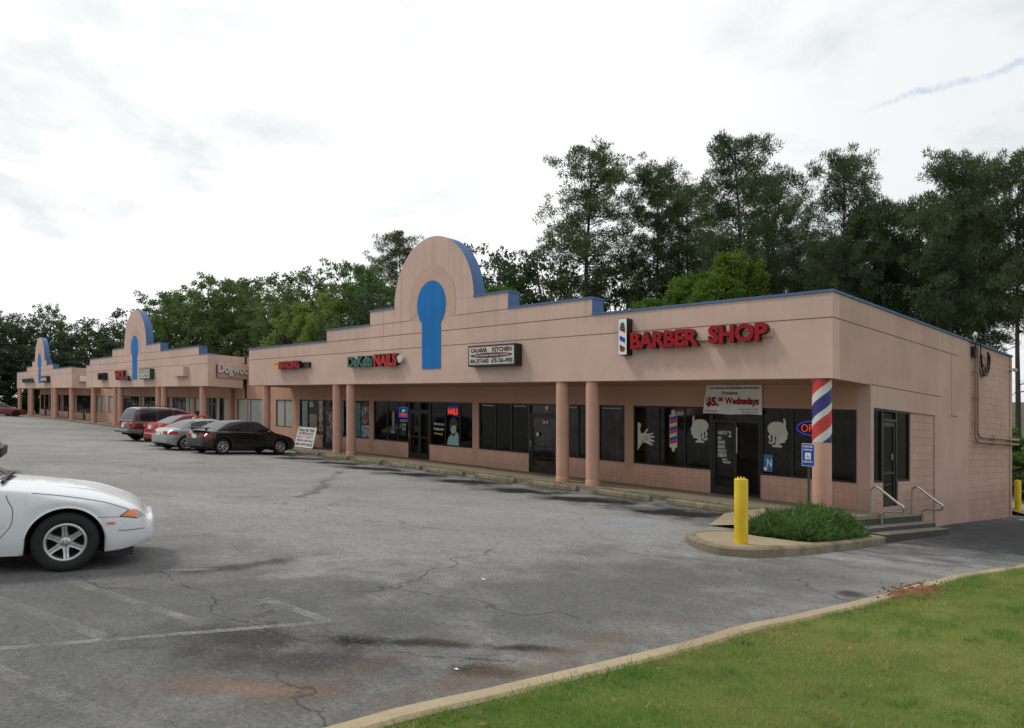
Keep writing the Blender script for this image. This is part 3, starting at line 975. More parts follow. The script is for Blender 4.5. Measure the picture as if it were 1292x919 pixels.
def shell(parent, xr, xl, right=True):
    r = MB(); r.box(xl + .3, xr - .3, .37, 14.6, 4.55, 4.65); r.build('roof', M['roof'], parent)
    b = MB(); b.box(xl, xr, 14.45, 14.7, -.9, HT); b.build('back_wall', M['block'], parent)
    l_ = MB(); l_.box(xl, xl + .25, 2.62, 14.44, -.5, HT); l_.build('end_wall', M['stucco_side'], parent)
    if right:
        l_ = MB(); l_.box(xr - .25, xr, 2.3, 14.44, -.5, HT); l_.build('end_wall', M['stucco_side'], parent)
    i = MB(); i.box(xl + .3, xr - .32, 7.4, 7.5, .1, 3.1)
    for k_ in range(1, 4):
        xp = lerp(xl + .3, xr - .32, k_ / 4); i.box(xp - .06, xp + .06, 2.32, 7.38, .1, 3.1)
    i.box(xl + .3, xl + .36, 2.7, 7.38, .1, 3.1)
    i.build('inner_wall', M['in_wall'], parent)
    i = MB(); i.box(xl + .3, xr - .32, 2.28, 7.5, -.05, .13); i.build('inner_floor', M['in_floor'], parent)
    i = MB(); i.box(xl + .3, xr - .32, 2.32, 7.38, 2.92, 2.99); i.build('inner_ceiling', M['in_ceil'], parent)
    rr = random.Random(int(-xl))
    for k_ in range(int((xr - xl) / 2.3)):
        x = xl + 1.2 + 2.3 * k_ + rr.uniform(-.3, .3); y = rr.choice([3.4, 4.4, 6.6]); f_ = MB(); w_ = rr.uniform(.3, .8); h_ = rr.choice([.9, 1.05, 1.9])
        f_.box(x - w_, x + w_, y, y + .45, .13, h_); f_.box(x - w_ - .03, x + w_ + .03, y - .03, y + .48, h_ + .001, h_ + .05)
        f_.build('counter', M['in_dark'], parent)


def wall_front(parent, x0, x1, bays, tile=True):
    """storefront wall: the band over the openings, piers between the bays and low bulkheads under the windows"""
    wb_ = MB(); wb_.box(x0, x1, WY, WY + .2, 2.53, HS + .1)
    edges = [x0]
    for b in bays: edges += [b['x0'], b['x1']]
    edges.append(x1)
    for a, b in zip(edges[0::2], edges[1::2]):
        if b - a > .01: wb_.box(a, b, WY - .004, WY + .2, -.2, 2.528)
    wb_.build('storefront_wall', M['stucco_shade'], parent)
    tl = ML(); pl = ML()
    for b in bays:
        for (a, c_) in b['low']:
            (tl if b.get('tile', True) else pl).box(a, c_, WY - .002, WY + .18, -.2, b.get('sill', .77))
    tl.build('bulkhead', M['tile'], parent)
    pl.build('bulkhead', M['smooth_bulk'], parent)


# ---- nearest building
b1 = thing('shop_building', 'nearest pink stucco shop row with round gable, ending at the barber shop corner', 'building', (-14.5, 1.0, .1), 'pink shop rows with blue keyhole gables')
cols1 = [-6.96, -8.14, -20.34, -21.5, -28.61]
facade(b1, 0.0, -30.22, cols1, (-22.03, -6.79), (-18.49, -10.31), -14.39, 2.375, right_side=False)
shell(b1, 0.0, -30.22, right=False)
bays1 = [dict(x0=-28.71, x1=-21.91, low=[(-28.71, -26.25), (-25.06, -21.91)], tile=False),
         dict(x0=-21.54, x1=-14.57, low=[(-21.54, -18.83), (-17.31, -14.57)], tile=False),
         dict(x0=-14.2, x1=-7.26, low=[(-14.2, -11.5), (-10.12, -7.26)]),
         dict(x0=-6.93, x1=-.32, low=[(-6.93, -4.27), (-2.77, -.32)])]
wall_front(b1, -29.16, -.301, bays1)
window(b1, -28.71, -26.25, .77, 2.53, [-27.86, -26.82])
glazed_door(b1, -26.25, -25.06, .15, 2.53)
window(b1, -25.06, -21.91, .77, 2.53, [-24.25, -23.45, -22.68])
window(b1, -21.54, -18.83, .77, 2.53, [-20.46, -19.66], M['glass2'])
glazed_door(b1, -18.83, -17.31, .15, 2.53, leafs=2, label='brown glazed double door of the nail shop')
window(b1, -17.31, -14.57, .77, 2.53, [-16.3, -15.38])
window(b1, -14.2, -11.5, .77, 2.53, [-13.3, -12.42], header=True)
glazed_door(b1, -11.5, -10.12, .15, 2.53)
window(b1, -10.12, -7.26, .77, 2.53, [-9.2, -8.3], header=True)
window(b1, -6.93, -4.27, .77, 2.53, [-6.02, -5.12])
window(b1, -2.77, -.32, .77, 2.53, [-1.92, -1.12])
# barber shop entrance: fixed glazed leaf on the left, the right-hand leaf standing open
f = MB(); y = WY
f.box(-4.27, -4.20, y + .02, y + .12, .15, 2.53); f.box(-2.84, -2.77, y + .02, y + .12, .15, 2.53); f.box(-4.2, -2.84, y + .02, y + .12, 2.42, 2.53)
f.box(-4.2, -2.84, y + .02, y + .12, 2.12, 2.18); f.box(-3.56, -3.47, y + .02, y + .12, .15, 2.12)
f.box(-4.2, -3.56, y + .02, y + .12, .15, .36); f.box(-4.2, -4.13, y + .03, y + .11, .36, 2.12)
ent = f.build('entrance', M['frame'], b1)
g = MB(); g.box(-4.13, -3.56, y + .06, y + .075, .36, 2.12); g.box(-4.2, -2.84, y + .06, y + .075, 2.18, 2.42); g.build('pane', M['glass2'], ent)
lt = ML()
for (tx, xa, xb, za, zb) in [('HAIRCUTS', -4.06, -3.78, 1.78, 1.88), ('2', -3.74, -3.66, 1.72, 1.88), ('KIDS', -4.06, -3.95, 1.64, 1.72), ('SENIORS', -4.06, -3.84, 1.52, 1.61),
                             ('SHAVES', -4.06, -3.85, 1.40, 1.49), ('PRODUCTS', -4.06, -3.80, 1.28, 1.37), ('EYEBROW', -4.06, -3.80, 1.16, 1.26), ('WALK INS', -3.94, -3.78, 1.08, 1.13), ('WELCOME', -3.92, -3.68, 1.00, 1.06)]:
    put_text(lt, tx, xa, xb, za, zb, y + .056, .0, .02)
lt.build('lettering', M['white'], ent)
lf = MB()                                                           # open leaf, swung in against the jamb
c_, s_ = math.cos(R(97)), math.sin(R(97))
def rt(u, v_): return (-2.865 + u * c_ - v_ * s_, y + .12 + u * s_ + v_ * c_)
for (u0, u1, z0, z1) in [(0, .08, .16, 2.1), (.56, .64, .16, 2.1), (.08, .56, .16, .36), (.08, .56, 2.02, 2.1)]:
    p4 = [rt(u0, -.02), rt(u1, -.02), rt(u1, .02), rt(u0, .02)]
    lf.prism_z(p4, z0, z1)
lf.build('open_leaf', M['frame'], ent)
hd = MB(); hd.box(-3.455, -3.43, y - .035, y - .012, 1.3, 2.0); hd.box(-3.455, -3.43, y - .012, y + .03, 1.32, 1.36); hd.box(-3.455, -3.43, y - .012, y + .03, 1.92, 1.96); hd.build('handle', M['metal'], ent)

# barber stripes wrap the corner column: helical bands as real colour areas on a sleeve
xB, yB = -.33, .22
nA, nZ = 96, 160
zb0, zb1 = 1.72, HS - .004
colr = MB(); colr.lathe([(.2, .05), (.2, zb0)], 32, (xB, yB, 0))
oc = colr.build('column', M['column'], b1)
oc['label'] = 'corner column painted like a barber pole with red, white and blue stripes'
sl_ = MB()
V_ = []; 
for j in range(nZ + 1):
    for i in range(nA):
        a = 2 * math.pi * i / nA
        V_.append((xB + .203 * math.cos(a), yB + .203 * math.sin(a), lerp(zb0, zb1, j / nZ)))
base_i = len(sl_.v); sl_.v.extend(V_)
PITCH = 1.01
for j in range(nZ):
    for i in range(nA):
        a = (i + .5) / nA; z = lerp(zb0, zb1, (j + .5) / nZ)
        a2 = (a - .316) % 1.0                                      # the seam lies on the side towards the shop
        ph = ((z - 2.93 - PITCH * (a2 - .5)) / PITCH) % 1.0          # bands climb to the right as seen from the lot
        mt = 1 if ph < .33 else (0 if ph < .485 else (2 if ph < .80 else 0))
        i2 = (i + 1) % nA
        sl_.f.append([base_i + j * nA + i, base_i + j * nA + i2, base_i + (j + 1) * nA + i2, base_i + (j + 1) * nA + i]); sl_.m.append(mt); sl_.s.append(True)
sl_.build('barber_stripes', [M['stripe_white'], M['stripe_red'], M['stripe_blue']], oc)

# side wall facing the drive
sw = MB()
sw.box(-.3, 0, 0.361, 2.068, HS, HT); sw.box(-.3, 0, 2.07, 9.63, 2.59, HT)   # stucco band flush with the fascia end
sw.box(-.3, 0, 2.07, 2.26, -.9, 2.588); sw.box(-.3, 0, 6.57, 9.63, -1.0, 2.588)
cut = sw.build('side_wall', M['stucco_side'], b1)
bw = MB(); bw.box(-.3, -.03, 9.632, 14.44, -1.3, HT)
bw.box(-.28, -.035, 4.78, 6.568, -.9, 2.588)
bw.box(-.28, -.02, 2.262, 2.89, -.9, .80); bw.box(-.28, -.02, 3.88, 4.778, -.9, .80); bw.box(-.28, -.02, 2.89, 3.88, -.9, .2)
bw.build('block_wall', M['block'], b1)
g = MB(); t = .022
g.box(-.01, .003, -.001, 8.57, 4.425, 4.425 + t); g.box(-.01, .003, 2.08, 7.06, HS, HS + t)
g.box(-.01, .003, 8.55, 8.575, 2.63, 4.424); g.box(-.01, .003, 7.9, 8.55, 2.62, 2.635)
g.build('score_line', M['groove'], b1)
pn = MB(); pn.box(-.01, .012, 8.0, 8.56, 2.65, 4.40); pn.build('raised_band', M['stucco_side'], b1)
c = MB(); c.box(-.36, .03, .402, 14.72, HT + .002, HT + .055); c.build('coping', M['blue_trim'], b1)
# side window and side door
xo = -.10
f = MB(); t = .05
f.box(xo - .04, xo + .04, 2.262, 2.31, .80, 2.588); f.box(xo - .04, xo + .04, 4.73, 4.778, .80, 2.588); f.box(xo - .04, xo + .04, 2.31, 4.73, 2.54, 2.588)
f.box(xo - .04, xo + .04, 2.31, 2.89, .80, .85); f.box(xo - .04, xo + .04, 3.88, 4.73, .80, .85)
sf = f.build('window', M['frame'], b1)
g = ML(); g.box(xo - .01, xo + .005, 2.31, 2.88, .85, 2.54); g.box(xo - .01, xo + .005, 3.89, 4.73, .85, 2.54); g.build('pane', M['glass'], sf)
f = MB(); f.box(xo - .04, xo + .05, 2.89, 2.96, .2, 2.53); f.box(xo - .04, xo + .05, 3.81, 3.88, .2, 2.53); f.box(xo - .04, xo + .05, 2.96, 3.81, 2.3, 2.36)
f.box(xo - .02, xo + .03, 2.97, 3.06, .22, 2.28); f.box(xo - .02, xo + .03, 3.71, 3.80, .22, 2.28); f.box(xo - .02, xo + .03, 3.06, 3.71, .22, .42); f.box(xo - .02, xo + .03, 3.06, 3.71, 1.0, 1.06); f.box(xo - .02, xo + .03, 3.06, 3.71, 2.18, 2.28)
sdn = f.build('door', M['frame'], b1); sdn['label'] = 'narrow dark side door above the steps'
g = MB(); g.box(xo - .005, xo + .008, 3.06, 3.71, .42, 2.18); g.box(xo - .005, xo + .008, 2.96, 3.81, 2.36, 2.5); g.build('pane', M['glass'], sdn)
hd = MB(); hd.box(xo + .03, xo + .05, 3.55, 3.60, 1.36, 1.5); hd.build('handle', M['metal'], sdn)

# ---- the two further buildings
def far_building(xr, xl, cols, s1, s2, ac, ar, label, seed, pale):
    b = thing('shop_building', label, 'building', ((xr + xl) / 2, 1.0, .1), 'pink shop rows with blue keyhole gables')
    facade(b, xr, xl, cols, s1, s2, ac, ar)
    shell(b, xr, xl)
    x1 = xr - 1.9; x0 = xl + 1.4
    rnd = random.Random(seed)
    n = 4; bays = []; spans = []
    for i in range(n):
        a = lerp(x0 + .35, x1 - .35, i / n) + .17; c_ = lerp(x0 + .35, x1 - .35, (i + 1) / n) - .17
        dm = lerp(a, c_, .5 + .06 * (i % 2)); d0, d1 = dm - .55, dm + .55
        bays.append(dict(x0=a, x1=c_, low=[(a, d0), (d1, c_)], tile=False)); spans.append((a, d0, d1, c_))
    wall_front(b, x0, x1, bays)
    for i, (a, d0, d1, c_) in enumerate(spans):
        k1 = [('b' if rnd.random() < pale else 'g') for _ in range(3)]; k2 = [('b' if rnd.random() < pale else 'g') for _ in range(3)]
        window(b, a, d0, .77, 2.53, [lerp(a, d0, .33), lerp(a, d0, .66)], kinds=k1)
        glazed_door(b, d0, d1, .15, 2.53)
        window(b, d1, c_, .77, 2.53, [lerp(d1, c_, .33), lerp(d1, c_, .66)], kinds=k2)
    return b


b2 = far_building(-35.97, -63.9, [-37.29, -44.28, -45.41, -54.45, -55.77, -62.27], (-62.68, -37.38), (-55.8, -44.35), -50.0, 2.62,
                  'middle pink shop row with round gable, behind the parked cars', 5, .4)
b3 = far_building(-69.2, -96.8, [-70.29, -77.0, -78.1, -89.0, -90.2, -96.37], (-90.66, -77.14), (-87.47, -80.13), -83.6, 2.45,
                  'farthest pink shop row with round gable, at the wooded end of the lot', 9, .15)


def link(xr, xl, label, wins):
    b = thing('shop_front_link', label, 'shop front', ((xr + xl) / 2, 2.6, .1), 'recessed shop fronts between the rows')
    y = 2.3
    w_ = MB(); x_ = xl
    w_.box(xl, xr, y, y + .25, 2.5, HT)
    for a, c_, k_ in wins:
        w_.box(x_, a, y - .002, y + .25, -.2, 2.498); w_.box(a, c_, y + .002, y + .23, -.2, 1.0); x_ = c_
    w_.box(x_, xr, y - .002, y + .25, -.2, 2.498)
    w_.build('wall', M['stucco_shade'], b)
    for a, c_, k_ in wins:
        window(b, a, c_, 1.0, 2.5, [lerp(a, c_, .5)], y=y, kinds=k_)
    c = MB(); c.box(xl, xr, y - .02, y + .3, HT + .002, HT + .05); c.build('coping', M['blue_trim'], b)
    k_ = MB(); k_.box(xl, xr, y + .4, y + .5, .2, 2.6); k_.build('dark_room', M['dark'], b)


link(-29.17, -37.86, 'recessed pink link with pale blinds beside the hair braiding shop', [(-37.4, -33.6, 'bb'), (-32.0, -30.0, 'bb')])
link(-62.5, -71.1, 'recessed pink link far off, between the middle and farthest rows', [(-70.4, -67.4, 'bb'), (-66.3, -63.5, 'bb')])

# ------------------------------------------------------------------ walkway, island, ramp, steps, wheel stops
wk = MB()
XE = -1.55
wk.box(-97.5, XE, .14, 2.3, -.25, H0)
so_ = wk.build('sidewalk', M['walk']); tag(so_, kind='structure')
kb = MB()
n = 60
for i in range(n):                                                   # kerb cast in lengths
    a = lerp(-97.5, XE, i / n); c_ = lerp(-97.5, XE, (i + 1) / n)
    o1 = .008 * math.sin(i * 3.3)
    kb.box(a + .006, c_ - .006, -.05 + o1, .138, -.25, H0 + .003 * math.sin(i * 1.9))
tag(kb.build('walkway_kerb', M['curb'], bevel=.015), kind='structure')

ISL = [(-.30, -3.15), (-.36, -3.75), (-.38, -4.5), (-.29, -5.05), (-.02, -5.5), (.40, -5.85), (.86, -6.02), (1.22, -5.82), (1.43, -5.2), (1.44, -4.2), (1.33, -3.0), (1.20, -1.8), (1.06, -.7), (.93, .44)]
def inset(poly, d):
    out = []
    for i in range(len(poly)):
        a = poly[max(i - 1, 0)]; b = poly[min(i + 1, len(poly) - 1)]
        t_ = Vector((b[0] - a[0], b[1] - a[1])).normalized()
        out.append((poly[i][0] - t_.y * d, poly[i][1] + t_.x * d))
    return out
# smooth the outline
sx_ = pchip([(i, p_[0]) for i, p_ in enumerate(ISL)]); sy_ = pchip([(i, p_[1]) for i, p_ in enumerate(ISL)])
OUT = [(sx_(i * (len(ISL) - 1) / 60), sy_(i * (len(ISL) - 1) / 60)) for i in range(61)]
def ih(y): return .14 + dip(.95, y)
INN = inset(OUT, .15)
cu = MB()
rows = [[(x, y, -.5) for x, y in OUT], [(x, y, ih(y) - .03) for x, y in inset(OUT, .004)], [(x, y, ih(y)) for x, y in inset(OUT, .035)], [(x, y, ih(y) + .003) for x, y in INN], [(x, y, ih(y) - .08) for x, y in INN]]
cu.grid(rows, 0, False, flip=True)
tag(cu.build('island_kerb', M['curb']), kind='structure')
isl = MB()
top = INN + [(.62, .5), (.36, .3), (.30, .10), (-1.57, .10), (-1.57, -.05), (-1.25, -.1), (-.5, -1.8), (-.22, -3.1)]
isl.add([(x, y, ih(y) - .004) for x, y in top], [tuple(range(len(top)))])
tag(isl.build('island_paving', M['island']), kind='structure')
# corner landing under the striped column and beside the wall, then the ramp flare down to the lot
ld = MB(); ld.box(-1.549, .31, .141, 2.06, -.5, H0 - .003); tag(ld.build('corner_landing', M['walk']), kind='structure')
rp = MB()
rp.add([(-1.55, -.05, H0), (-.45, -1.9, .131), (-.24, -3.05, .125), (-1.05, -3.2, .006), (-2.05, -.9, .006)], [(0, 4, 3, 2, 1)])
tag(rp.build('kerb_ramp', M['island']), kind='structure')

st = thing('entrance_steps', 'three worn concrete steps below the side door of the barber shop', 'steps', (.5, 2.5, -.2))
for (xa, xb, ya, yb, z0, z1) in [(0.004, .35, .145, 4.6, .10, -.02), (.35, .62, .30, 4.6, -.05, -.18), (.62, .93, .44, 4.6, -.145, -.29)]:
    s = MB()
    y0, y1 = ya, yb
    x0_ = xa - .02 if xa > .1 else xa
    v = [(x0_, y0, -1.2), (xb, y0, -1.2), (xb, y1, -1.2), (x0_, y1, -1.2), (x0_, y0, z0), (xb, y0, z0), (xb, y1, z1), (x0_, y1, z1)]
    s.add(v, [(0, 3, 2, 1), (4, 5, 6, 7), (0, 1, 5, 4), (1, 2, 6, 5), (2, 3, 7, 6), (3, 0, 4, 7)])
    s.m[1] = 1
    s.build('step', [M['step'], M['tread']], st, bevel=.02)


def handrail(y, label, zt):
    t_ = thing('handrail', label, 'handrail', (.12, y, zt), 'handrails at the side steps')
    m_ = MB(); z = zt
    pts = [(.12, y, z - .25), (.12, y, z + .56)]
    pts += [(.12 + .10 * (1 - math.cos(R(a))), y, z + .56 + .13 * math.sin(R(a))) for a in range(15, 121, 15)]
    pts += [(.30, y, z + .66), (.52, y, z + .50), (.74, y, z + .335)]
    pts += [(.74 + .085 * math.sin(R(a)), y, z + .255 + .085 * math.cos(R(a))) for a in (35, 70, 100, 130, 160, 185)]
    pts += [(.64, y, z + .155), (.46, y, z + .15)]
    pts += [(.46 - .10 * math.sin(R(a)), y, z + .05 + .10 * math.cos(R(a))) for a in (25, 50, 75, 90)]
    pts += [(.36, y, z - .2)]
    m_.tube(pts, .028, 12)
    m_.build('rail', M['metal'], t_)


handrail(1.75, 'bent steel handrail nearer the green shrub', .07)
handrail(4.42, 'bent steel handrail beside the block wall, past the side door', -.01)

for i_ in range(9):
    x = -2.75 - 2.5 * i_
    s = MB(); w_ = 1.95
    pr = [(-.62, .005), (-.61, .10), (-.575, .145), (-.475, .145), (-.44, .10), (-.43, .005)]
    yo = random.uniform(-.06, .06); rz = random.uniform(-.02, .02)
    vs = []
    for e in (-1, 1):
        vs += [(x - .1 + e * w_ / 2, y_ + yo + e * rz * w_, z_) for y_, z_ in pr]
    n_ = len(pr)
    s.add(vs, [tuple(range(n_)), tuple(range(2 * n_ - 1, n_ - 1, -1))] + [(k_, k_ + n_, (k_ + 1) % n_ + n_, (k_ + 1) % n_) for k_ in range(n_)])
    o = s.build('wheel_stop', M['curb'], None, org=(x, -.28, 0), bevel=.012)
    places = ['first concrete wheel stop from the kerb ramp, before the barber window', 'second concrete wheel stop from the ramp, near the paired columns', 'third concrete wheel stop from the ramp, before the dark restaurant windows',
              'fourth concrete wheel stop from the ramp, left of the restaurant door', 'mossy wheel stop before the nail shop posters', 'mossy wheel stop before the nail shop double door',
              'mossy wheel stop left of the nail shop door', 'mossy wheel stop by the far paired columns', 'mossy wheel stop nearest the black sedan']
    tag(o, places[i_], 'wheel stop', 'concrete wheel stops along the walk')


def bollard(x, y, h0, h, label, lean=0):
    t_ = thing('bollard', label, 'bollard', (x, y, h0))
    b = MB(); b.lathe([(.001, h), (.095, h), (.105, h - .02), (.105, h0 - .3)], 28, (x, y, 0)); b.build('post', M['yellow'], t_)
    b = ML()
    for a in (0, 120, 240):
        b.lathe([(.001, h + .03), (.012, h + .028), (.014, h - .01)], 8, (x + .05 * math.cos(R(a)), y + .05 * math.sin(R(a)), 0))
    b.build('bolt', M['yellow'], t_)
    return t_


bollard(.88, -5.36, .12, 1.13, 'thick yellow steel bollard on the kerbed island in front of the shrub')
bollard(-.1, 15.95, -.7, .6, 'yellow post past the far corner of the block side wall')

hs = thing('parking_sign', 'blue and white reserved parking sign on a green post in the shrub', 'sign', (-.1, -.9, .1))
b = MB(); b.box(-.125, -.085, -.92, -.88, -.2, 1.66); b.build('post', M['postgreen'], hs)
b = MB(); b.box(-.235, .035, -.945, -.925, 1.22, 1.69); b.build('sign_plate', [M['dullwhite']], hs)
b = MB(); b.box(-.222, .022, -.949, -.943, 1.235, 1.675); b.build('blue_field', M['signblue'], hs)
b = MB(); b.box(-.16, -.04, -.954, -.948, 1.36, 1.50); put_text(b, 'RESERVED', -.2, 0, 1.61, 1.645, -.954, 0, .02); put_text(b, 'PARKING', -.19, -.01, 1.545, 1.58, -.954, 0, .02)
put_text(b, 'PERMIT', -.2, 0, 1.295, 1.33, -.954, 0, .02)
b.build('lettering', M['white'], hs)
w1 = MB()                                                             # wheelchair symbol on the white field
w1.lathe([(.008, 0), (.011, 0)], 10, (0, 0, 0))
w1 = MB()
for k_ in range(14):
    a0, a1 = R(60 + 270 * k_ / 14), R(60 + 270 * (k_ + 1) / 14)
    w1.quad((-.1 + .028 * math.cos(a0), -.957, 1.405 + .028 * math.sin(a0)), (-.1 + .028 * math.cos(a1), -.957, 1.405 + .028 * math.sin(a1)),
            (-.1 + .021 * math.cos(a1), -.957, 1.405 + .021 * math.sin(a1)), (-.1 + .021 * math.cos(a0), -.957, 1.405 + .021 * math.sin(a0)))
w1.box(-.107, -.097, -.957, -.9555, 1.41, 1.455); w1.box(-.1, -.075, -.957, -.9555, 1.41, 1.418); w1.box(-.078, -.07, -.957, -.9555, 1.385, 1.414)
w1.box(-.108, -.096, -.957, -.9555, 1.462, 1.475)
w1.build('wheelchair_symbol', M['signblue'], hs)
# ------------------------------------------------------------------ signs on the fascia
def sx(X, d): return X + d * (6.73 - X) / 15.67          # a face standing d in front of the fascia plane


def cyl_caps(mb, x, y, z, r, h): pass


# barber pole box sign
t_ = thing('barber_pole_sign', 'tall white box sign painted with a barber pole, left of the red barber lettering', 'sign', (-5.55, 0, 3.8))
d = .24; x0, x1 = sx(-5.85, d), sx(-5.55, d)
b = MB(); b.box(x0, x1, -d, -.004, 3.79, 4.77); b.build('cabinet', M['black'], t_)
b = MB(); b.box(x0 + .012, x1 - .012, -d - .006, -d - .001, 3.80, 4.76); b.build('face', M['white'], t_)
xa, xb = x0 + .06, x1 - .06; xm = (xa + xb) / 2; yy = -d - .011
pr = MB(); pw = MB(); pb = MB(); pg = MB()
pg.prism_y([(xa, 4.50), (xb, 4.50), (xb - .02, 4.60), (xm + .04, 4.66), (xm - .04, 4.66), (xa + .02, 4.60)], yy, yy + .003)
pg.prism_y([(xa + .03, 3.88), (xb - .03, 3.88), (xb, 3.95), (xa, 3.95)], yy, yy + .003)
pr.prism_y([(xa, 4.46), (xb, 4.38), (xb, 4.498), (xa, 4.498)], yy, yy + .003)
pr.prism_y([(xa, 3.952), (xb, 3.952), (xb, 3.99), (xa, 4.07)], yy, yy + .003)
pb.prism_y([(xa, 4.19), (xb, 4.11), (xb, 4.235), (xa, 4.315)], yy, yy + .003)
pg.build('pole_ends', M['lettergreen'], t_); pr.build('red_stripe', M['letterred'], t_); pb.build('blue_stripe', M['signblue'], t_)


def channel(mb, txt, xa, xb, za, zb, d, bold=.035, th=.12, mat_side=None):
    """channel letters: a can of thickness th whose face stands d out from the fascia"""
    put_text(mb, txt, sx(xa, d), sx(xb, d), za, zb, -d + th / 2, th, bold)


def sign_letters(name, parent, txt, xa, xb, za, zb, d, face, bold=.035, th=.13):
    c = MB(); put_text(c, txt, sx(xa, d), sx(xb, d), za, zb, -d + th / 2 + .006, th, bold + .008); o = c.build(name, M['black'], parent)
    f = MB(); put_text(f, txt, sx(xa, d), sx(xb, d), za, zb, -d - .002, .012, bold); f.build('letter_face', face, o)
    return o


t_ = thing('barber_shop_sign', 'large red channel letters reading BARBER SHOP on the corner fascia', 'sign', (-3.5, 0, 3.9))
b = MB(); b.box(sx(-3.5, .06), sx(-1.38, .06), -.075, -.002, 4.08, 4.27); b.build('raceway', M['stucco'], t_)
sign_letters('lettering', t_, 'BARBER', -5.44, -3.33, 3.935, 4.375, .22, M['letterred'], .045)
sign_letters('lettering', t_, 'SHOP', -3.05, -1.50, 3.965, 4.40, .22, M['letterred'], .045)

t_ = thing('lightbox_sign', 'black framed lightbox sign reading CALABAR KITCHEN with two phone numbers', 'sign', (-11.2, 0, 3.65))
d = .30; x0, x1 = sx(-12.32, d), sx(-9.98, d)
b = MB(); b.box(x0, x1, -d, -.004, 3.62, 4.31); b.build('cabinet', M['black'], t_, bevel=.01)
b = MB(); b.box(x0 + .06, x1 - .06, -d - .004, -d + .01, 3.68, 4.25); b.build('face', M['dullwhite'], t_)
W_ = x1 - x0; lt = ML(); yy = -d - .007
put_text(lt, 'CALABAR', x0 + .13 * W_ / 2, x0 + .43 * W_, 4.07, 4.22, yy, 0, .055); put_text(lt, 'KITCHEN', x0 + .53 * W_, x1 - .07 * W_, 4.07, 4.22, yy, 0, .055)
lt.build('lettering', M['maroon'], t_)
lt = ML(); put_text(lt, '404-297-0400', x0 + .05 * W_, x0 + .46 * W_, 3.71, 3.87, yy, 0, .035); put_text(lt, '678-760-4900', x0 + .51 * W_, x1 - .05 * W_, 3.71, 3.87, yy, 0, .035)
lt.build('lettering', M['black'], t_)
bn = MB(); xm = (x0 + x1) / 2; bn.prism_y([(xm + .45 * W_ * math.cos(R(a)), 3.97 + .085 * math.sin(R(a))) for a in range(0, 360, 12)], yy, yy + .003); bn.build('banner_shape', M['maroon'], t_)
lt = ML(); put_text(lt, 'The Choicest Nigerian Cuisine', x0 + .13 * W_, x1 - .13 * W_, 3.925, 4.01, yy - .003, 0, .02); lt.build('lettering', M['dullwhite'], t_)

t_ = thing('nail_shop_sign', 'green and orange-red channel letters reading DeKalb NAILS', 'sign', (-18.3, 0, 3.75))
sign_letters('lettering', t_, 'DeKalb', -20.26, -18.34, 3.80, 4.23, .2, M['lettergreen'], .04)
sign_letters('lettering', t_, 'NAILS', -18.24, -16.62, 3.78, 4.27, .2, M['letterorange'], .05)
b = MB(); b.prism_y([(sx(-16.6, .2) + .17 + .17 * math.cos(R(a)) * (1.1 if a < 180 else .8), 4.03 + .15 * math.sin(R(a))) for a in range(0, 360, 40)], -.2, -.08); b.build('leaf_emblem', M['dullwhite'], t_)

t_ = thing('braiding_sign', 'small red BRAIDING letters with a yellow box at their start', 'sign', (-25.7, 0, 3.8))
d = .28
b = MB(); b.box(sx(-27.26, d), sx(-26.82, d), -d, -.1, 3.87, 4.20); b.build('yellow_box', M['yellow'], t_)
lt = ML(); put_text(lt, 'HAIR', sx(-27.2, d), sx(-26.88, d), 4.05, 4.14, -d - .003, 0, .02); lt.build('lettering', M['maroon'], t_)
b = MB(); b.box(sx(-26.78, d), sx(-24.0, d), -.12, -.004, 3.90, 4.13); b.build('raceway', M['black'], t_)
sign_letters('lettering', t_, 'BRAIDING', -26.75, -24.62, 3.85, 4.21, d, M['letterred'], .05)

# middle row
def boxsign(label, X0, X1, z0, z1, d, face, txt=None, tcol=None, frame='black'):
    t_ = thing('box_sign', label, 'sign', ((X0 + X1) / 2, 0, z0))
    x0, x1 = sx(X0, d), sx(X1, d)
    b = MB(); b.box(x0, x1, -d, -.004, z0, z1); b.build('cabinet', M[frame], t_)
    b = MB(); b.box(x0 + .07, x1 - .07, -d - .005, -d + .01, z0 + .07, z1 - .07); b.build('face', M[face], t_)
    if txt:
        lt = ML()
        for i, s in enumerate(txt):
            hh = (z1 - z0 - .2) / len(txt)
            put_text(lt, s, x0 + .14, x1 - .14, z1 - .1 - hh * (i + .85), z1 - .1 - hh * (i + .12), -d - .008, 0, .02)
        lt.build('lettering', M[tcol], t_)
    return t_


boxsign('small dark box sign near the far end of the middle row', -60.2, -58.4, 3.68, 4.24, .3, 'glass2')
boxsign('grey framed box sign with white face, beside the keyhole of the middle row', -49.0, -46.6, 3.62, 4.33, .3, 'dullwhite', ['PIZZA', 'SUBS'], 'postgreen', 'postgreen')
boxsign('blank beige box sign on the near part of the middle row', -42.1, -40.0, 3.72, 4.33, .3, 'stucco', None, None, 'stucco')
t_ = thing('wok_sign', 'red channel letters reading WOK left of the middle blue keyhole', 'sign', (-53.5, 0, 3.6))
sign_letters('lettering', t_, 'WOK', -55.2, -52.5, 3.62, 4.34, .25, M['letterred'], .05)
b = MB(); b.box(sx(-52.4, .25), sx(-51.7, .25), -.25, -.1, 3.55, 3.9); b.build('small_panel', M['black'], t_)

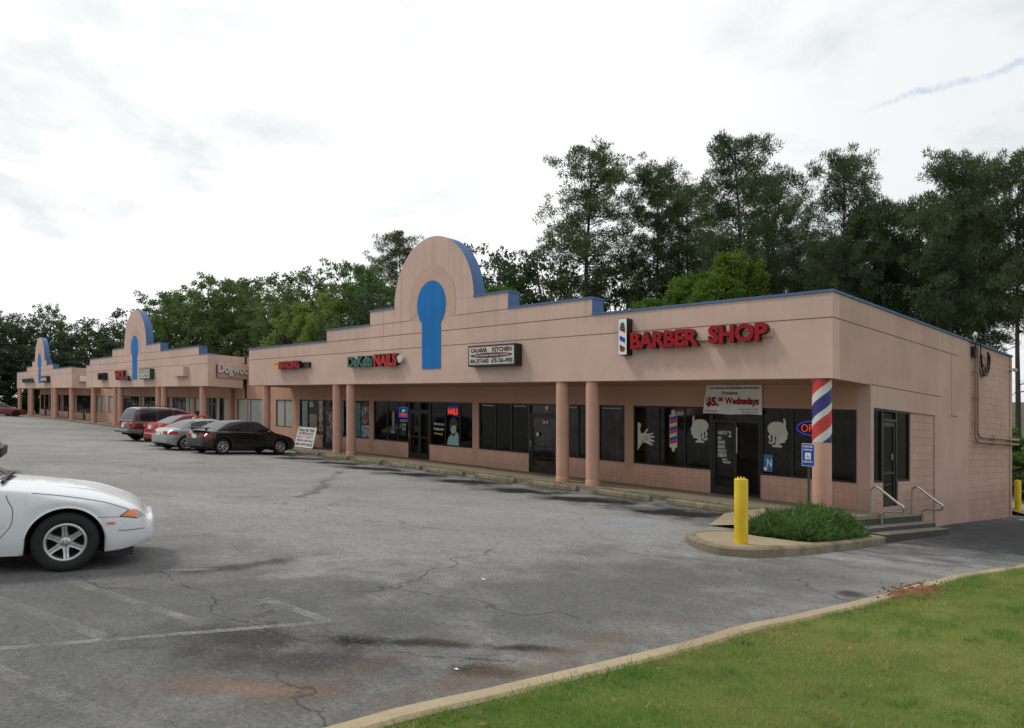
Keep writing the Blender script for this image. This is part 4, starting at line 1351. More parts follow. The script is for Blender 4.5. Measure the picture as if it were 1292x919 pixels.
t_ = thing('script_sign', 'white letters on a red-edged raceway on the side fascia of the middle row', 'sign', (-35.9, 1.4, 3.6))
X = -35.97
b = MB(); b.box(X + .002, X + .08, .50, 2.5, 3.66, 3.80); b.build('raceway', M['stucco_side'], t_)
b = MB(); b.box(X + .002, X + .10, .49, .52, 3.64, 4.40); b.build('edge', M['letterred'], t_)
b = MB(); b.box(X + .002, X + .012, .53, 2.6, 3.7, 4.58); b.build('backing', M['stucco'], t_)
lt = ML(); put_text(lt, 'Dogwood', .56, 2.62, 3.78, 4.50, X + .13, .12, .035, side='east'); lt.build('lettering', M['dullwhite'], t_)

# farthest row
t_ = thing('green_sign', 'small green channel letters on the farthest row', 'sign', (-90.5, 0, 3.6))
sign_letters('lettering', t_, 'TROPICAL', -93.8, -87.4, 3.72, 4.18, .25, M['lettergreen'], .05)
boxsign('black and white box sign right of the farthest keyhole', -83.0, -80.0, 3.66, 4.3, .3, 'black', ['BAR'], 'white')
t_ = thing('side_box_sign', 'white box sign on the side fascia of the farthest row', 'sign', (-69.1, .9, 3.7))
b = MB(); b.box(-69.2 + .004, -69.0, .55, 1.8, 3.7, 4.3); b.build('cabinet', M['stucco'], t_)
b = MB(); b.box(-69.0, -68.99, .62, 1.73, 3.77, 4.23); b.build('face', M['white'], t_)

# ------------------------------------------------------------------ things hung or stuck in the shop windows
t_ = thing('price_banner', 'white vinyl banner reading $5.00 Wednsdays over the barber shop door', 'banner', (-3.55, 2.0, 2.35))
yb_ = 2.035
nx, nz = 14, 8
P = [[(lerp(lerp(-4.36, -4.48, 1 - j / nz), -2.71, i / nx), yb_ - .012 * math.sin(i * .9 + j * .5) * math.sin(math.pi * i / nx) - .004, lerp(2.345 + .012 * math.sin(i * .7), 3.14 - .02 * math.sin(math.pi * i / nx), j / nz)) for i in range(nx + 1)] for j in range(nz + 1)]
b = MB(); b.grid(P, 0, True); b.build('cloth', M['white'], t_)
lt = ML(); yy = 2.015
put_text(lt, '$5.', -4.37, -3.98, 2.52, 2.80, yy, 0, .05); put_text(lt, '00', -4.0, -3.84, 2.68, 2.80, yy, 0, .05); put_text(lt, 'Wednsdays', -3.79, -2.79, 2.55, 2.80, yy, 0, .045)
put_text(lt, 'Presents', -3.87, -3.40, 2.87, 2.96, yy, 0, .03); lt.build('lettering', M['letterred'], t_)
lt = ML(); put_text(lt, "Come Mondays & Bring Barber & Style Shop", -4.27, -2.80, 3.01, 3.08, yy, 0, .035)
put_text(lt, 'WALK INS WELCOME', -4.42, -4.02, 2.395, 2.44, yy, 0, .02); put_text(lt, 'Open Sunday 12-5 PM', -3.34, -2.82, 2.45, 2.50, yy, 0, .02); put_text(lt, 'Cuts All Ages 10-6 PM', -3.30, -2.84, 2.375, 2.425, yy, 0, .02)
lt.build('lettering', M['black'], t_)

GY = WY + .052            # face of the panes


def decal(name, label, cat, polys, y=GY, group=None):
    """a thin sheet stuck on the glass; polys = [(material, [(x,z)...])]"""
    xs = [p[0] for m_, pl in polys for p in pl]; zs = [p[1] for m_, pl in polys for p in pl]
    t_ = thing(name, label, cat, ((min(xs) + max(xs)) / 2, y, min(zs)), group)
    for i, (m_, pl) in enumerate(polys):
        yo = y - (.0 if i == 0 else .003); b = MB(); b.prism_y(pl, yo - .002, yo); b.build(('sheet' if i == 0 else 'print'), M[m_], t_)
    return t_


# open hand
x0, z0 = -6.80, 1.18
sx_, sz_ = .64, .85
def un(pts): return [(x0 + a * sx_, z0 + b * sz_) for a, b in pts]
hand = [(0, 0), (.10, .10), (.22, .22), (.36, .30), (.55, .26), (.80, .20), (.92, .22), (.62, .36), (.90, .32), (1.0, .36), (.66, .46), (.98, .48), (.97, .53), (.66, .54), (.90, .60), (.88, .65), (.60, .60), (.46, .62), (.62, .76), (.58, .80), (.34, .62), (.20, .60), (.13, .74), (.20, .90), (.14, .97), (0, 1.0)]
decal('hand_decal', 'white cut-out hand stuck in the barber window', 'window decal', [('dullwhite', un(hand))] + [('frame', un(k_)) for k_ in ([(.30, .36), (.33, .35), (.60, .41), (.60, .425)], [(.30, .45), (.32, .44), (.60, .50), (.60, .515)], [(.22, .28), (.26, .27), (.30, .34), (.27, .35)])])
# barber pole decal
pl = [('dullwhite', [(-5.65, 1.33), (-5.39, 1.33), (-5.39, 2.29), (-5.65, 2.29)]), ('dullwhite', [(-5.56, 1.22), (-5.48, 1.22), (-5.46, 1.33), (-5.58, 1.33)]),
      ('dullwhite', [(-5.57, 2.29), (-5.47, 2.29), (-5.44, 2.37), (-5.48, 2.43), (-5.56, 2.43), (-5.60, 2.37)])]
for i in range(3):
    zb_ = 1.42 + .295 * i
    pl.append(('stripe_red', [(-5.64, zb_), (-5.40, zb_ + .06), (-5.40, zb_ + .15), (-5.64, zb_ + .09)]))
    pl.append(('signblue', [(-5.64, zb_ + .095), (-5.40, zb_ + .155), (-5.40, zb_ + .26), (-5.64, zb_ + .19)]))
t_ = thing('pole_decal', 'red, white and blue barber pole decal on the barber window', 'window decal', (-5.52, GY, 1.2))
for i, (m_, p_) in enumerate(pl):
    b = MB(); yy = GY - (.002 if i < 3 else .005); b.prism_y(p_, yy, yy + .002); b.build('sheet' if i < 3 else 'stripe', M[m_], t_)
# two mirrored head cut-outs
headp = [(.28, 0), (.78, 0), (.76, .08), (.60, .10), (.62, .16), (.86, .10), (.98, .18), (.90, .26), (.98, .40), (.88, .50), (.99, .62), (1.0, .80), (.90, .92), (.70, 1.0), (.40, 1.0), (.22, .93), (.24, 1.12), (.16, 1.14), (.10, 1.02), (.12, .86), (.08, .70), (0, .56), (.06, .46), (.04, .36), (.14, .28), (.14, .20), (.30, .18), (.44, .12), (.44, .10), (.30, .08)]
for (xa, xb, za, zb_, flip, lab) in [(-4.94, -4.36, 1.52, 2.18, False, 'white head cut-out on the window left of the barber door'), (-2.60, -2.04, 1.52, 2.18, True, 'white head cut-out on the window right of the barber door')]:
    pp = [((lerp(xb, xa, a) if flip else lerp(xa, xb, a)), lerp(za, zb_, b_)) for a, b_ in headp]
    if flip: pp = pp[::-1]
    def hp(pts):
        o_ = [((lerp(xb, xa, a) if flip else lerp(xa, xb, a)), lerp(za, zb_, b_)) for a, b_ in pts]
        return o_[::-1] if flip else o_
    strands = [[(.64, .13), (.69, .15), (.62, .28), (.66, .38), (.60, .44), (.57, .32)], [(.80, .18), (.88, .22), (.80, .33), (.86, .42), (.80, .50), (.74, .38), (.77, .27)]]
    decal('head_decal', lab, 'window decal', [('dullwhite', pp)] + [('frame', hp(k_)) for k_ in strands], group='head cut-outs in the barber windows')
# blue sticker
t_ = thing('sticker', 'blue sticker with white marks low on the window beside the barber door', 'sticker', (-2.58, GY, .85))
b = MB(); b.box(-2.71, -2.46, GY - .003, GY, .87, 1.31); b.build('sheet', mat_plain('sticker_blue', (.02, .17, .42), .4), t_)
b = MB(); b.prism_y([(-2.66 + .05 * math.cos(R(a)), .94 + .05 * math.sin(R(a))) for a in range(0, 360, 30)], GY - .007, GY - .004); put_text(b, 'N', -2.62, -2.48, 1.0, 1.2, GY - .006, 0, .03); b.build('print', M['white'], t_)


def neon(txt, x0, x1, z0, z1, label, cmat, ring=True, y=GY - .02):
    t_ = thing('neon_sign', label, 'neon sign', ((x0 + x1) / 2, y, z0))
    lt = ML(); put_text(lt, txt, lerp(x0, x1, .14), lerp(x0, x1, .86), lerp(z0, z1, .22), lerp(z0, z1, .78), y, .01, -.004); lt.build('lettering', M[cmat], t_)
    if ring:
        r_ = MB(); cx, cz = (x0 + x1) / 2, (z0 + z1) / 2
        r_.tube([(cx + (x1 - x0) / 2 * math.cos(R(a)), y, cz + (z1 - z0) / 2 * math.sin(R(a))) for a in range(0, 361, 10)], .011, 6); r_.build('oval_tube', M['neon_blue'], t_)
    return t_


neon('OPEN', -1.80, -.98, 1.87, 2.22, 'red neon OPEN inside a blue oval, behind the striped column', 'neon_red')
t_ = thing('open_sign', 'lit blue edged OPEN sign with a green mark, left of the nail shop door', 'neon sign', (-19.17, GY, 1.82))
b = MB(); b.box(-19.53, -18.9, GY - .03, GY - .004, 1.83, 2.27); b.build('panel', M['signblue'], t_)
b = MB(); yy = GY - .035
for (a, c_, e, g_) in [(-19.53, -18.9, 1.83, 1.855), (-19.53, -18.9, 2.245, 2.27), (-19.53, -19.505, 1.855, 2.245), (-18.925, -18.9, 1.855, 2.245)]: b.box(a, c_, yy - .01, yy, e, g_)
b.build('border_tube', M['neon_blue'], t_)
b = MB(); put_text(b, 'OPEN', -19.47, -18.96, 1.88, 2.02, yy - .004, 0, .04); b.build('lettering', M['neon_red'], t_)
b = MB(); b.prism_y([(-19.32, 2.08), (-19.2, 2.06), (-19.06, 2.12), (-19.1, 2.19), (-19.2, 2.15), (-19.25, 2.21)], yy - .006, yy - .002); b.build('green_mark', M['neon_green'], t_)
t_ = thing('nails_neon', 'red lit NAILS sign in the nail shop window', 'neon sign', (-15.8, GY, 2.0))
b = MB(); b.box(-16.16, -15.44, GY - .02, GY - .004, 2.0, 2.33); b.build('panel', M['dark'], t_)
b = MB(); put_text(b, 'NAILS', -16.12, -15.49, 2.04, 2.29, GY - .025, .01, .05); b.build('lettering', M['neon_red'], t_)
b = MB(); b.box(-16.16, -15.44, GY - .03, GY - .021, 2.325, 2.34); b.box(-15.8, -15.44, GY - .03, GY - .021, 1.985, 2.0); b.build('tube', M['neon_blue'], t_)

t_ = thing('window_lettering', 'white MANICURE WALK INS lettering under the lit open sign', 'window lettering', (-19.2, GY, 1.27))
b = ML(); put_text(b, 'MANICURE', -19.5, -18.92, 1.65, 1.75, GY - .002, 0, .02); put_text(b, 'WALK', -19.36, -19.06, 1.47, 1.57, GY - .002, 0, .02); put_text(b, 'INS', -19.34, -19.08, 1.29, 1.40, GY - .002, 0, .02); b.build('lettering', M['dullwhite'], t_)
t_ = thing('window_lettering', 'white and yellow lettering on the pane right of the nail shop door', 'window lettering', (-16.75, GY, 1.2))
b = ML(); put_text(b, 'Manicures', -17.08, -16.4, 1.58, 1.70, GY - .002, 0, .02); put_text(b, 'Pedicures', -17.08, -16.42, 1.38, 1.5, GY - .002, 0, .03); b.build('lettering', M['dullwhite'], t_)
b = MB(); put_text(b, 'Waxing', -17.06, -16.5, 1.18, 1.29, GY - .002, 0, .03); b.build('lettering', M['yellow'], t_)


# posters: printed faces and figures as simple colour fields
def postermat(name, cols, seed, sc):
    m, nt, p, out = newmat(name); q = NT(nt)
    o_ = q.obj()
    n_ = q.n('ShaderNodeTexNoise'); n_.inputs['Scale'].default_value = sc; n_.inputs['Detail'].default_value = 2.5; n_.inputs['Distortion'].default_value = .8
    a_ = q.n('ShaderNodeVectorMath', operation='ADD'); q.l(o_, a_.inputs[0]); a_.inputs[1].default_value = (seed * 3.1, 0, seed * 1.7); q.l(a_.outputs[0], n_.inputs['Vector'])
    k = len(cols)
    st_ = [(.28 + .44 * i / (k - 1), c4(c_)) for i, c_ in enumerate(cols)]
    q.l(q.ramp(n_.outputs['Fac'], st_), p.inputs['Base Color']); p.inputs['Roughness'].default_value = .25
    return m


def poster(x0, x1, z0, z1, label, cols, seed, sc=3.5):
    t_ = thing('poster', label, 'poster', ((x0 + x1) / 2, GY, z0))
    b = MB(); b.box(x0, x1, GY - .004, GY - .001, z0, z1); b.build('sheet', postermat('poster_print', cols, seed, sc), t_)
    return t_


SK, TL, BK, WH, BL, GR = (.22, .11, .065), (.05, .22, .24), (.015, .012, .012), (.38, .40, .38), (.03, .11, .24), (.06, .20, .11)
poster(-28.5, -27.94, 1.0, 2.44, 'tall blue-green hair poster, leftmost in the braiding window', [BK, TL, (.12, .3, .34), SK, TL], 1)
poster(-27.73, -27.3, 2.14, 2.42, 'small pale poster high in the braiding window', [WH, (.2, .22, .22), WH], 2, 6)
poster(-27.72, -26.92, .95, 1.78, 'green and skin toned poster low in the braiding window', [GR, SK, (.25, .18, .1), GR], 3)
poster(-26.74, -26.31, .84, 2.46, 'narrow poster of faces beside the braiding shop door', [WH, BK, (.25, .07, .07), WH, BK], 4)
poster(-25.0, -24.3, .84, 2.46, 'blue poster between the paired far columns', [BL, BL, (.15, .3, .32), TL], 5)
poster(-22.64, -21.97, 1.46, 2.28, 'poster of a woman with long dark hair beside the nail shop pier', [WH, BK, SK, WH], 6, 2.6)
poster(-22.66, -21.97, .84, 1.40, 'blue and white poster below the long haired woman', [BL, WH, (.08, .25, .42), BK], 7, 5)
poster(-23.40, -22.75, .84, 2.40, 'dark turquoise poster behind the second far column', [BK, TL, BK], 8)
poster(-26.0, -25.32, .42, 1.98, 'black and white portrait on the braiding shop door', [BK, BK, (.12, .12, .12), (.25, .25, .24), BK], 9, 3.2)
# picture of a woman holding her face: torso, neck, head, hair and hands cut as separate prints
t_ = thing('poster', 'pale poster of a dark haired woman and roses under the NAILS sign', 'poster', (-15.85, GY, .82))
pale = mat_plain('poster_pale', (.25, .42, .36), .3)
b = MB(); b.prism_y([(-16.2, .83), (-15.47, .83), (-15.47, 1.20), (-15.56, 1.38), (-15.66, 1.30), (-15.78, 1.16), (-15.86, 1.26), (-16.0, 1.22), (-16.14, 1.1)], GY - .004, GY - .001)
b.prism_y([(-15.80 + .19 * math.cos(R(a)), 1.48 + .21 * math.sin(R(a))) for a in range(0, 360, 24)], GY - .006, GY - .0045); b.build('figure', pale, t_)
b = MB(); b.prism_y([(-16.05, 1.55), (-15.95, 1.52), (-15.84, 1.62), (-15.68, 1.62), (-15.55, 1.50), (-15.5, 1.68), (-15.6, 1.88), (-15.8, 1.94), (-16.0, 1.85)], GY - .009, GY - .0065); b.build('hair', M['black'], t_)
b = MB(); b.prism_y([(-15.92 + .08 * math.cos(R(a)), 1.27 + .06 * math.sin(R(a))) for a in range(0, 360, 40)], GY - .010, GY - .007); b.build('rose', M['letterred'], t_)
# statuette seen through the nail shop glass
t_ = thing('poster', 'pale slim statue figure showing in the left nail shop window', 'poster', (-20.05, GY, 1.1))
b = MB(); b.prism_y([(-20.24, 1.12), (-19.86, 1.12), (-19.88, 1.2), (-19.97, 1.24), (-19.93, 1.6), (-19.90, 1.9), (-19.96, 2.08), (-20.06, 2.1), (-20.13, 1.95), (-20.12, 1.6), (-20.07, 1.26), (-20.22, 1.2)], GY - .004, GY - .001); b.build('sheet', mat_plain('statue_pale', (.16, .2, .17), .4), t_)
t_ = thing('open_card', 'small red OPEN card on the dark restaurant door', 'sign', (-10.7, GY, 1.9))
b = MB(); put_text(b, 'OPEN', -10.87, -10.56, 2.0, 2.1, GY - .012, 0, .03); b.build('lettering', M['letterred'], t_)
b = ML(); put_text(b, '24', -10.85, -10.58, 1.84, 1.96, GY - .012, 0, .02); b.box(-11.12, -11.0, GY - .045, GY - .03, 1.42, 1.53); b.build('print', M['dullwhite'], t_)
t_ = thing('door_number', 'white number 9 above the dark restaurant door', 'sign', (-10.66, GY, 2.3))
b = MB(); put_text(b, '9', -10.72, -10.60, 2.29, 2.46, GY - .002, 0, .03); b.build('lettering', M['white'], t_)

# leaning board on the walk
t_ = thing('board_sign', 'white hand-lettered board leaning on the walk in front of the braiding shop', 'sign', (-25.4, .75, H0))
lean = .16
def bp(u, v_, o_=0): # u across, v up, o out
    return (lerp(-26.38, -24.38, u) + .28 * v_ * .55, .62 + .0 + lean * v_ - o_, H0 + .03 + .98 * v_)
b = MB(); b.add([bp(0, 0), bp(.92, 0), bp(.92, 1), bp(0, 1), bp(0, 0, -.02), bp(.92, 0, -.02), bp(.92, 1, -.02), bp(0, 1, -.02)], [(0, 1, 2, 3), (7, 6, 5, 4), (0, 4, 5, 1), (1, 5, 6, 2), (2, 6, 7, 3), (3, 7, 4, 0)])
b.build('board', M['white'], t_)
b = ML(); b.tube([bp(.15, 1, -.02), (-25.9, 1.5, H0)], .015, 6); b.tube([bp(.8, 1, -.02), (-24.7, 1.5, H0)], .015, 6); b.build('prop', M['bark'], t_)
for tx, u0, u1, v0, v1, mt in [('Dana Be Hair', .06, .86, .78, .93, 'postgreen'), ('SUPERSALES', .08, .82, .62, .75, 'letterred'), ('BEAUTY SUPPLY', .05, .86, .45, .58, 'glass2'), ('WEAVE & WIGS SALE', .05, .86, .28, .40, 'maroon'), ('404-299-0032', .03, .88, .08, .22, 'black')]:
    v, f, bb = text_geo(tx, 0, .02); lt = ML()
    lt.add([bp(lerp(u0, u1, (p_[0] - bb[0]) / (bb[1] - bb[0])), lerp(v0, v1, (p_[1] - bb[2]) / (bb[3] - bb[2])), .006) for p_ in v], f); lt.build('lettering', M[mt], t_)

# ------------------------------------------------------------------ services on the side wall
t_ = thing('service_mast', 'electric service mast with looped black cables on the block side wall', 'utility mast', (.05, 10.15, 2.0))
b = MB(); b.tube([(.06, 10.12, 5.2), (.06, 10.12, 2.12), (.07, 10.16, 1.98), (.08, 10.3, 1.93), (.08, 15.2, 1.90)], .032, 10)
b.tube([(.06, 10.36, 4.85), (.06, 10.36, 2.25), (.07, 10.40, 2.12), (.08, 10.55, 2.08), (.08, 15.25, 2.06)], .038, 10)
b.build('conduit', M['conduit'], t_)
b = ML()
for (y_, z_) in [(10.12, 4.1), (10.12, 3.3), (10.12, 2.5), (10.36, 3.3), (12, 1.91), (12, 2.07), (14, 1.9), (14, 2.06)]: b.box(0, .12, y_ - .07, y_ + .07, z_ - .015, z_ + .015) if z_ > 2.2 else b.box(0, .13, y_ - .015, y_ + .015, z_ - .07, z_ + .07)
b.build('bracket', M['conduit'], t_)
b = MB(); b.lathe([(.001, 5.32), (.045, 5.30), (.06, 5.24), (.06, 5.16), (.03, 5.14)], 14, (.06, 10.12, 0)); b.build('weatherhead', M['dullwhite'], t_)
cb_ = MB()
for i, (r_, dz, dy) in enumerate([(.50, 0, 0), (.42, .06, .05), (.47, -.02, .12)]):
    cb_.tube([(.05 + .02 * i + .02 * math.sin(R(a)), 11.0 + dy + r_ * .95 * math.cos(R(a)), 4.55 + dz + r_ * 1.05 * math.sin(R(a)) * (1 if math.sin(R(a)) < 0 else .55)) for a in range(-200, 40 + 20 * i, 12)], .024, 6)
cb_.tube([(.06, 10.2, 5.2), (.1, 10.35, 5.1), (.08, 10.6, 4.9), (.06, 10.65, 4.6)], .02, 6)
cb_.tube([(.06, 10.05, 5.2), (.12, 9.98, 5.05), (.08, 10.02, 4.7), (.06, 10.1, 4.5)], .02, 6)
cb_.tube([(.07, 10.8, 4.4), (.07, 11.1, 4.25), (.07, 11.3, 4.2), (.07, 11.5, 4.4), (.06, 11.6, 4.75)], .016, 6)
cb_.tube([(.06, 10.12, 5.25), (.3, 11.2, 5.3), (-.2, 13, 5.25), (-1, 16, 5.9), (-4, 27, 8.5)], .012, 5)
cb_.build('cable', M['cable'], t_)
b = MB(); b.box(-.02, .10, 9.95, 10.25, 4.55, 4.85); b.build('junction_box', M['cable'], t_)
t_ = thing('flood_light', 'small flood light at the far top corner of the side wall', 'lamp', (.1, 14.5, 4.4))
b = MB(); b.tube([(-.03, 14.45, 4.45), (.12, 14.45, 4.5)], .02, 8); b.build('arm', M['cable'], t_)
b = MB(); b.lathe([(.03, 0), (.05, .05), (.08, .12), (.001, .122)], 14, (.15, 14.45, 4.42)); b.build('lamp_head', M['dullwhite'], t_)
# ------------------------------------------------------------------ cars
def carpaint(name, col, metal=.0, rough=.28, coat=1.0, dirt=.08):
    m, nt, p, out = newmat(name); q = NT(nt); o_ = q.obj()
    s_ = q.n('ShaderNodeSeparateXYZ'); q.l(o_, s_.inputs[0])
    lo = q.math('MULTIPLY', q.rng(q.math('ADD', s_.outputs[2], q.math('MULTIPLY', q.noise(o_, 4, 4), .25)), .25, .65, 1, 0), dirt * 4, clamp=True)
    cc = q.mix(lo, c4(col), c4((.10, .09, .08)))
    cc = q.mix(q.math('MULTIPLY', q.rng(q.noise(o_, 2.2, 4), .45, .8), dirt * .35), cc, c4((.22, .2, .18)))
    q.l(cc, p.inputs['Base Color']); p.inputs['Metallic'].default_value = metal
    q.l(q.rng(q.noise(o_, 6, 4), .3, .8, rough * .8, rough * 1.3), p.inputs['Roughness'])
    p.inputs['Coat Weight'].default_value = coat; p.inputs['Coat Roughness'].default_value = .04
    if coat == 0: p.inputs['Specular IOR Level'].default_value = .2
    return m


M['tyre'] = mat_plain('tyre_rubber', (.014, .014, .014), .85, .2, 20)
M['rim'] = mat_plain('alloy_rim', (.56, .56, .56), .28, .06, 8, metal=.8)
M['carglass'] = glassmat('car_glass', (.02, .026, .028), .03, ior=1.5)
M['carglass_tint'] = glassmat('car_glass_tint', (.010, .009, .016), .03, ior=1.5)
M['well'] = mat_plain('wheel_well', (.006, .006, .006), .95)
M['chrome'] = mat_plain('chrome', (.7, .7, .7), .12, .03, metal=1.0)
M['lamp_red'] = mat_plain('tail_lamp', (.42, .022, .012), .35, .15, 20, spec=.3)
M['lamp_amber'] = mat_plain('amber_lamp', (.75, .20, .012), .15, .15, 25, coat=1)
M['lamp_clear'] = mat_plain('clear_lamp', (.42, .43, .43), .1, .2, 30, coat=1)
M['plastic'] = mat_plain('black_plastic', (.018, .018, .018), .55)
M['seam'] = mat_plain('panel_gap', (.012, .012, .012), .9)
M['plate'] = mat_plain('license_plate', (.6, .6, .56), .4)


def cr(p0, p1, p2, p3, t):
    return tuple(.5 * ((2 * b) + (-a + c_) * t + (2 * a - 5 * b + 4 * c_ - d) * t * t + (-a + 3 * b - 3 * c_ + d) * t ** 3) for a, b, c_, d in zip(p0, p1, p2, p3))


class Car:
    """Local axes: +x forward, +y left, z up, origin on the ground under the middle."""
    def __init__(s, sp):
        s.sp = sp
        s.zc, s.zs, s.w, s.zl0 = pchip(sp['zc']), pchip(sp['zs']), pchip(sp['w']), pchip(sp['zl'])
        s.zr = pchip(sp['roof'])
        s.L0, s.L1 = sp['zc'][0][0], sp['zc'][-1][0]
        s.ra = sp['rt'] + .055
        s.zt = max(p[1] for p in sp['roof'])

    def zl(s, x):
        z = s.zl0(x)
        for ax in (s.sp['xf'], s.sp['xr']):
            d = abs(x - ax)
            if d < s.ra: z = max(z, s.sp['rt'] - .005 + math.sqrt(s.ra ** 2 - d * d))
        return z

    def section(s, x):
        w, zl, zs, zc = s.w(x), s.zl(x), s.zs(x), s.zc(x)
        h = zs - zl
        rl = s.sp.get('rocker_in', .05)
        lift = min(1.0, max(0, (zl - s.zl0(x)) / .2))
        return [(w - rl * (1 - lift) - .004 * lift, zl), (w - .012 + .008 * lift, zl + .22 * h), (w, zl + .5 * h), (w - .006, zl + .76 * h), (w - .03, zs - .005),
                (w - .085, zs + (zc - zs) * .42), (w * .74, zs + (zc - zs) * .76), (w * .4, zs + (zc - zs) * .96), (0, zc)]

    def B(s, x, qv, side=-1):
        P = s.section(x)
        i = min(int(qv), 7); t = qv - i
        g = lambda k: P[max(0, k)] if k <= 8 else (-P[16 - k][0], P[16 - k][1])
        y, z = cr(g(i - 1), g(i), g(i + 1), g(i + 2), t)
        return (x, side * max(y, 0.0), z)

    def BZ(s, x, z, side=-1, off=0.0):
        """point of the body side at height z"""
        a, b = 0.0, 5.0
        for _ in range(26):
            m_ = (a + b) / 2
            if s.B(x, m_)[2] < z: a = m_
            else: b = m_
        p = s.B(x, (a + b) / 2, side)
        return (p[0], p[1] + side * off, p[2])

    def gsec(s, x):
        zb = s.zs(x) + .012; zr = max(s.zr(x), zb + .002)
        wb = s.w(x) - .075
        t = max(0.0, (zr - zb) / (s.zt - zb))
        ye = lerp(wb, s.sp['wr'], t ** .95)
        hgt = zr - zb
        return [(wb, zb - .03), (wb - .005, zb), (lerp(wb, ye, .55) + .012 * t, zb + hgt * .50), (ye, zb + hgt * .86), (ye * .86, zb + hgt * .955), (ye * .5, zb + hgt * .995), (0, zr)]

    def G(s, x, qv, side=-1, off=0.0):
        P = s.gsec(x)
        i = min(int(qv), 5); t = qv - i
        g = lambda k: P[max(0, k)] if k <= 6 else (-P[12 - k][0], P[12 - k][1])
        y, z = cr(g(i - 1), g(i), g(i + 1), g(i + 2), t)
        return (x, side * max(0, y), z)

    def build(s, root, paint, fine=1.0, glass='carglass'):
        sp = s.sp
        xs = set()
        n = int(46 * fine)
        for i in range(n + 1): xs.add(round(lerp(s.L0, s.L1, i / n), 4))
        for ax in (sp['xf'], sp['xr']):
            for i in range(-12, 13): xs.add(round(ax + s.ra * math.sin(math.pi / 2 * i / 12), 4))
        xs = sorted(xs)
        qs = [i * .25 for i in range(33)]
        mb = MB()
        for side in (-1, 1):
            mb.grid([[s.B(x, q_, side) for q_ in qs] for x in xs], 0, True, flip=(side > 0))
            # turned-under edge of the sill and arches
            mb.grid([[s.B(x, 0, side), (x, s.B(x, 0, side)[1] - side * .09, s.B(x, 0, side)[2] + .004)] for x in xs], 0, False, flip=(side < 0))
        for end, sg in ((s.L0, -1), (s.L1, 1)):
            ring = [s.B(end, q_, -1) for q_ in qs] + [s.B(end, q_, 1) for q_ in qs[::-1][1:]]
            yb, zb_ = ring[0][1], ring[0][2]
            ring = ring + [(end, lerp(-yb, yb, i / 8), zb_) for i in range(1, 9)]      # close the loop under the bumper
            zmid = (s.zl(end) + s.zc(end)) / 2
            b = sp.get('bulge', .07)
            rows = [ring]
            for k_, f_, g_ in ((.35, .985, .992), (.68, .95, .97), (.9, .87, .90), (1.0, .62, .68)):
                rows.append([(end + sg * b * k_, y * f_, zmid + (z - zmid) * g_) for x, y, z in ring])
            rows.append([(end + sg * b * 1.02, 0, zmid)] * len(ring))
            mb.grid(rows, 0, True, flip=(sg > 0))
        body = mb.build('body', paint, root, shear=False)
        bm = bmesh.new(); bm.from_mesh(body.data); bmesh.ops.remove_doubles(bm, verts=bm.verts, dist=.0015); bmesh.ops.recalc_face_normals(bm, faces=bm.faces); bm.to_mesh(body.data); bm.free()
        # roof and pillars
        gx0, gx1 = sp['roof'][0][0], sp['roof'][-1][0]
        gxs = [lerp(gx0, gx1, i / 44) for i in range(45)]
        gq = [i * .25 for i in range(25)]
        mb = MB()
        for side in (-1, 1): mb.grid([[s.G(x, q_, side) for q_ in gq] for x in gxs], 0, True, flip=(side > 0))
        cabin = mb.build('roof', paint, root, shear=False)
        bm = bmesh.new(); bm.from_mesh(cabin.data); bmesh.ops.remove_doubles(bm, verts=bm.verts, dist=.0015); bmesh.ops.recalc_face_normals(bm, faces=bm.faces); bm.to_mesh(cabin.data); bm.free()
        # slot in the nose
        gr = MB(); xn = s.L1 + sp.get('bulge', .07); zg = s.zs(s.L1) - .10
        gr.box(xn - .06, xn - .004, -.26, .26, zg, zg + .07); gr.build('grille', M['seam'], root, shear=False)
        # dark inside and underside
        u = MB(); u.box(s.L0 + .15, s.L1 - .15, -.62, .62, sp.get('belly', .19), .5)
        for ax in (sp['xf'], sp['xr']):
            for side in (-1, 1):
                wy = s.w(ax)
                prof = [(s.ra + .01, side * (wy - .02)), (s.ra + .01, side * (wy - .33)), (.001, side * (wy - .34))]
                v, f = [], []
                nn = 26
                for r_, y_ in prof:
                    for i in range(nn + 1):
                        a = R(-25 + 230 * i / nn)
                        v.append((ax + r_ * math.cos(a), y_, sp['rt'] + r_ * math.sin(a)))
                for j in range(2):
                    for i in range(nn): f.append((j * (nn + 1) + i, j * (nn + 1) + i + 1, (j + 1) * (nn + 1) + i + 1, (j + 1) * (nn + 1) + i))
                u.add(v, f)
        u.build('underbody', M['well'], root, shear=False)
        # glass
        def gpatch(name, x0, x1, q0, q1, sides=(-1, 1), off=.007, mat=glass, nx=14):
            g = MB()
            for side in sides:
                P = []
                for i in range(nx + 1):
                    x = lerp(x0, x1, i / nx); row = []
                    for j in range(13):
                        q_ = lerp(q0, q1, j / 12); p = Vector(s.G(x, q_, side))
                        e = .02
                        du = Vector(s.G(x + e, q_, side)) - Vector(s.G(x - e, q_, side)); dv = Vector(s.G(x, min(q_ + .05, 6), side)) - Vector(s.G(x, max(q_ - .05, 0), side))
                        nrm = du.cross(dv)
                        if nrm.length > 1e-9: nrm.normalize()
                        if nrm.z < 0: nrm = -nrm
                        row.append(tuple(p + nrm * off))
                    P.append(row)
                g.grid(P, 0, True, flip=(side > 0))
            return g.build(name, M[mat], root, shear=False)
        gpatch('windshield', sp['ws'][0], sp['ws'][1], 3.25, 6.0)
        gpatch('rear_window', sp['rw'][0], sp['rw'][1], 3.3, 6.0)
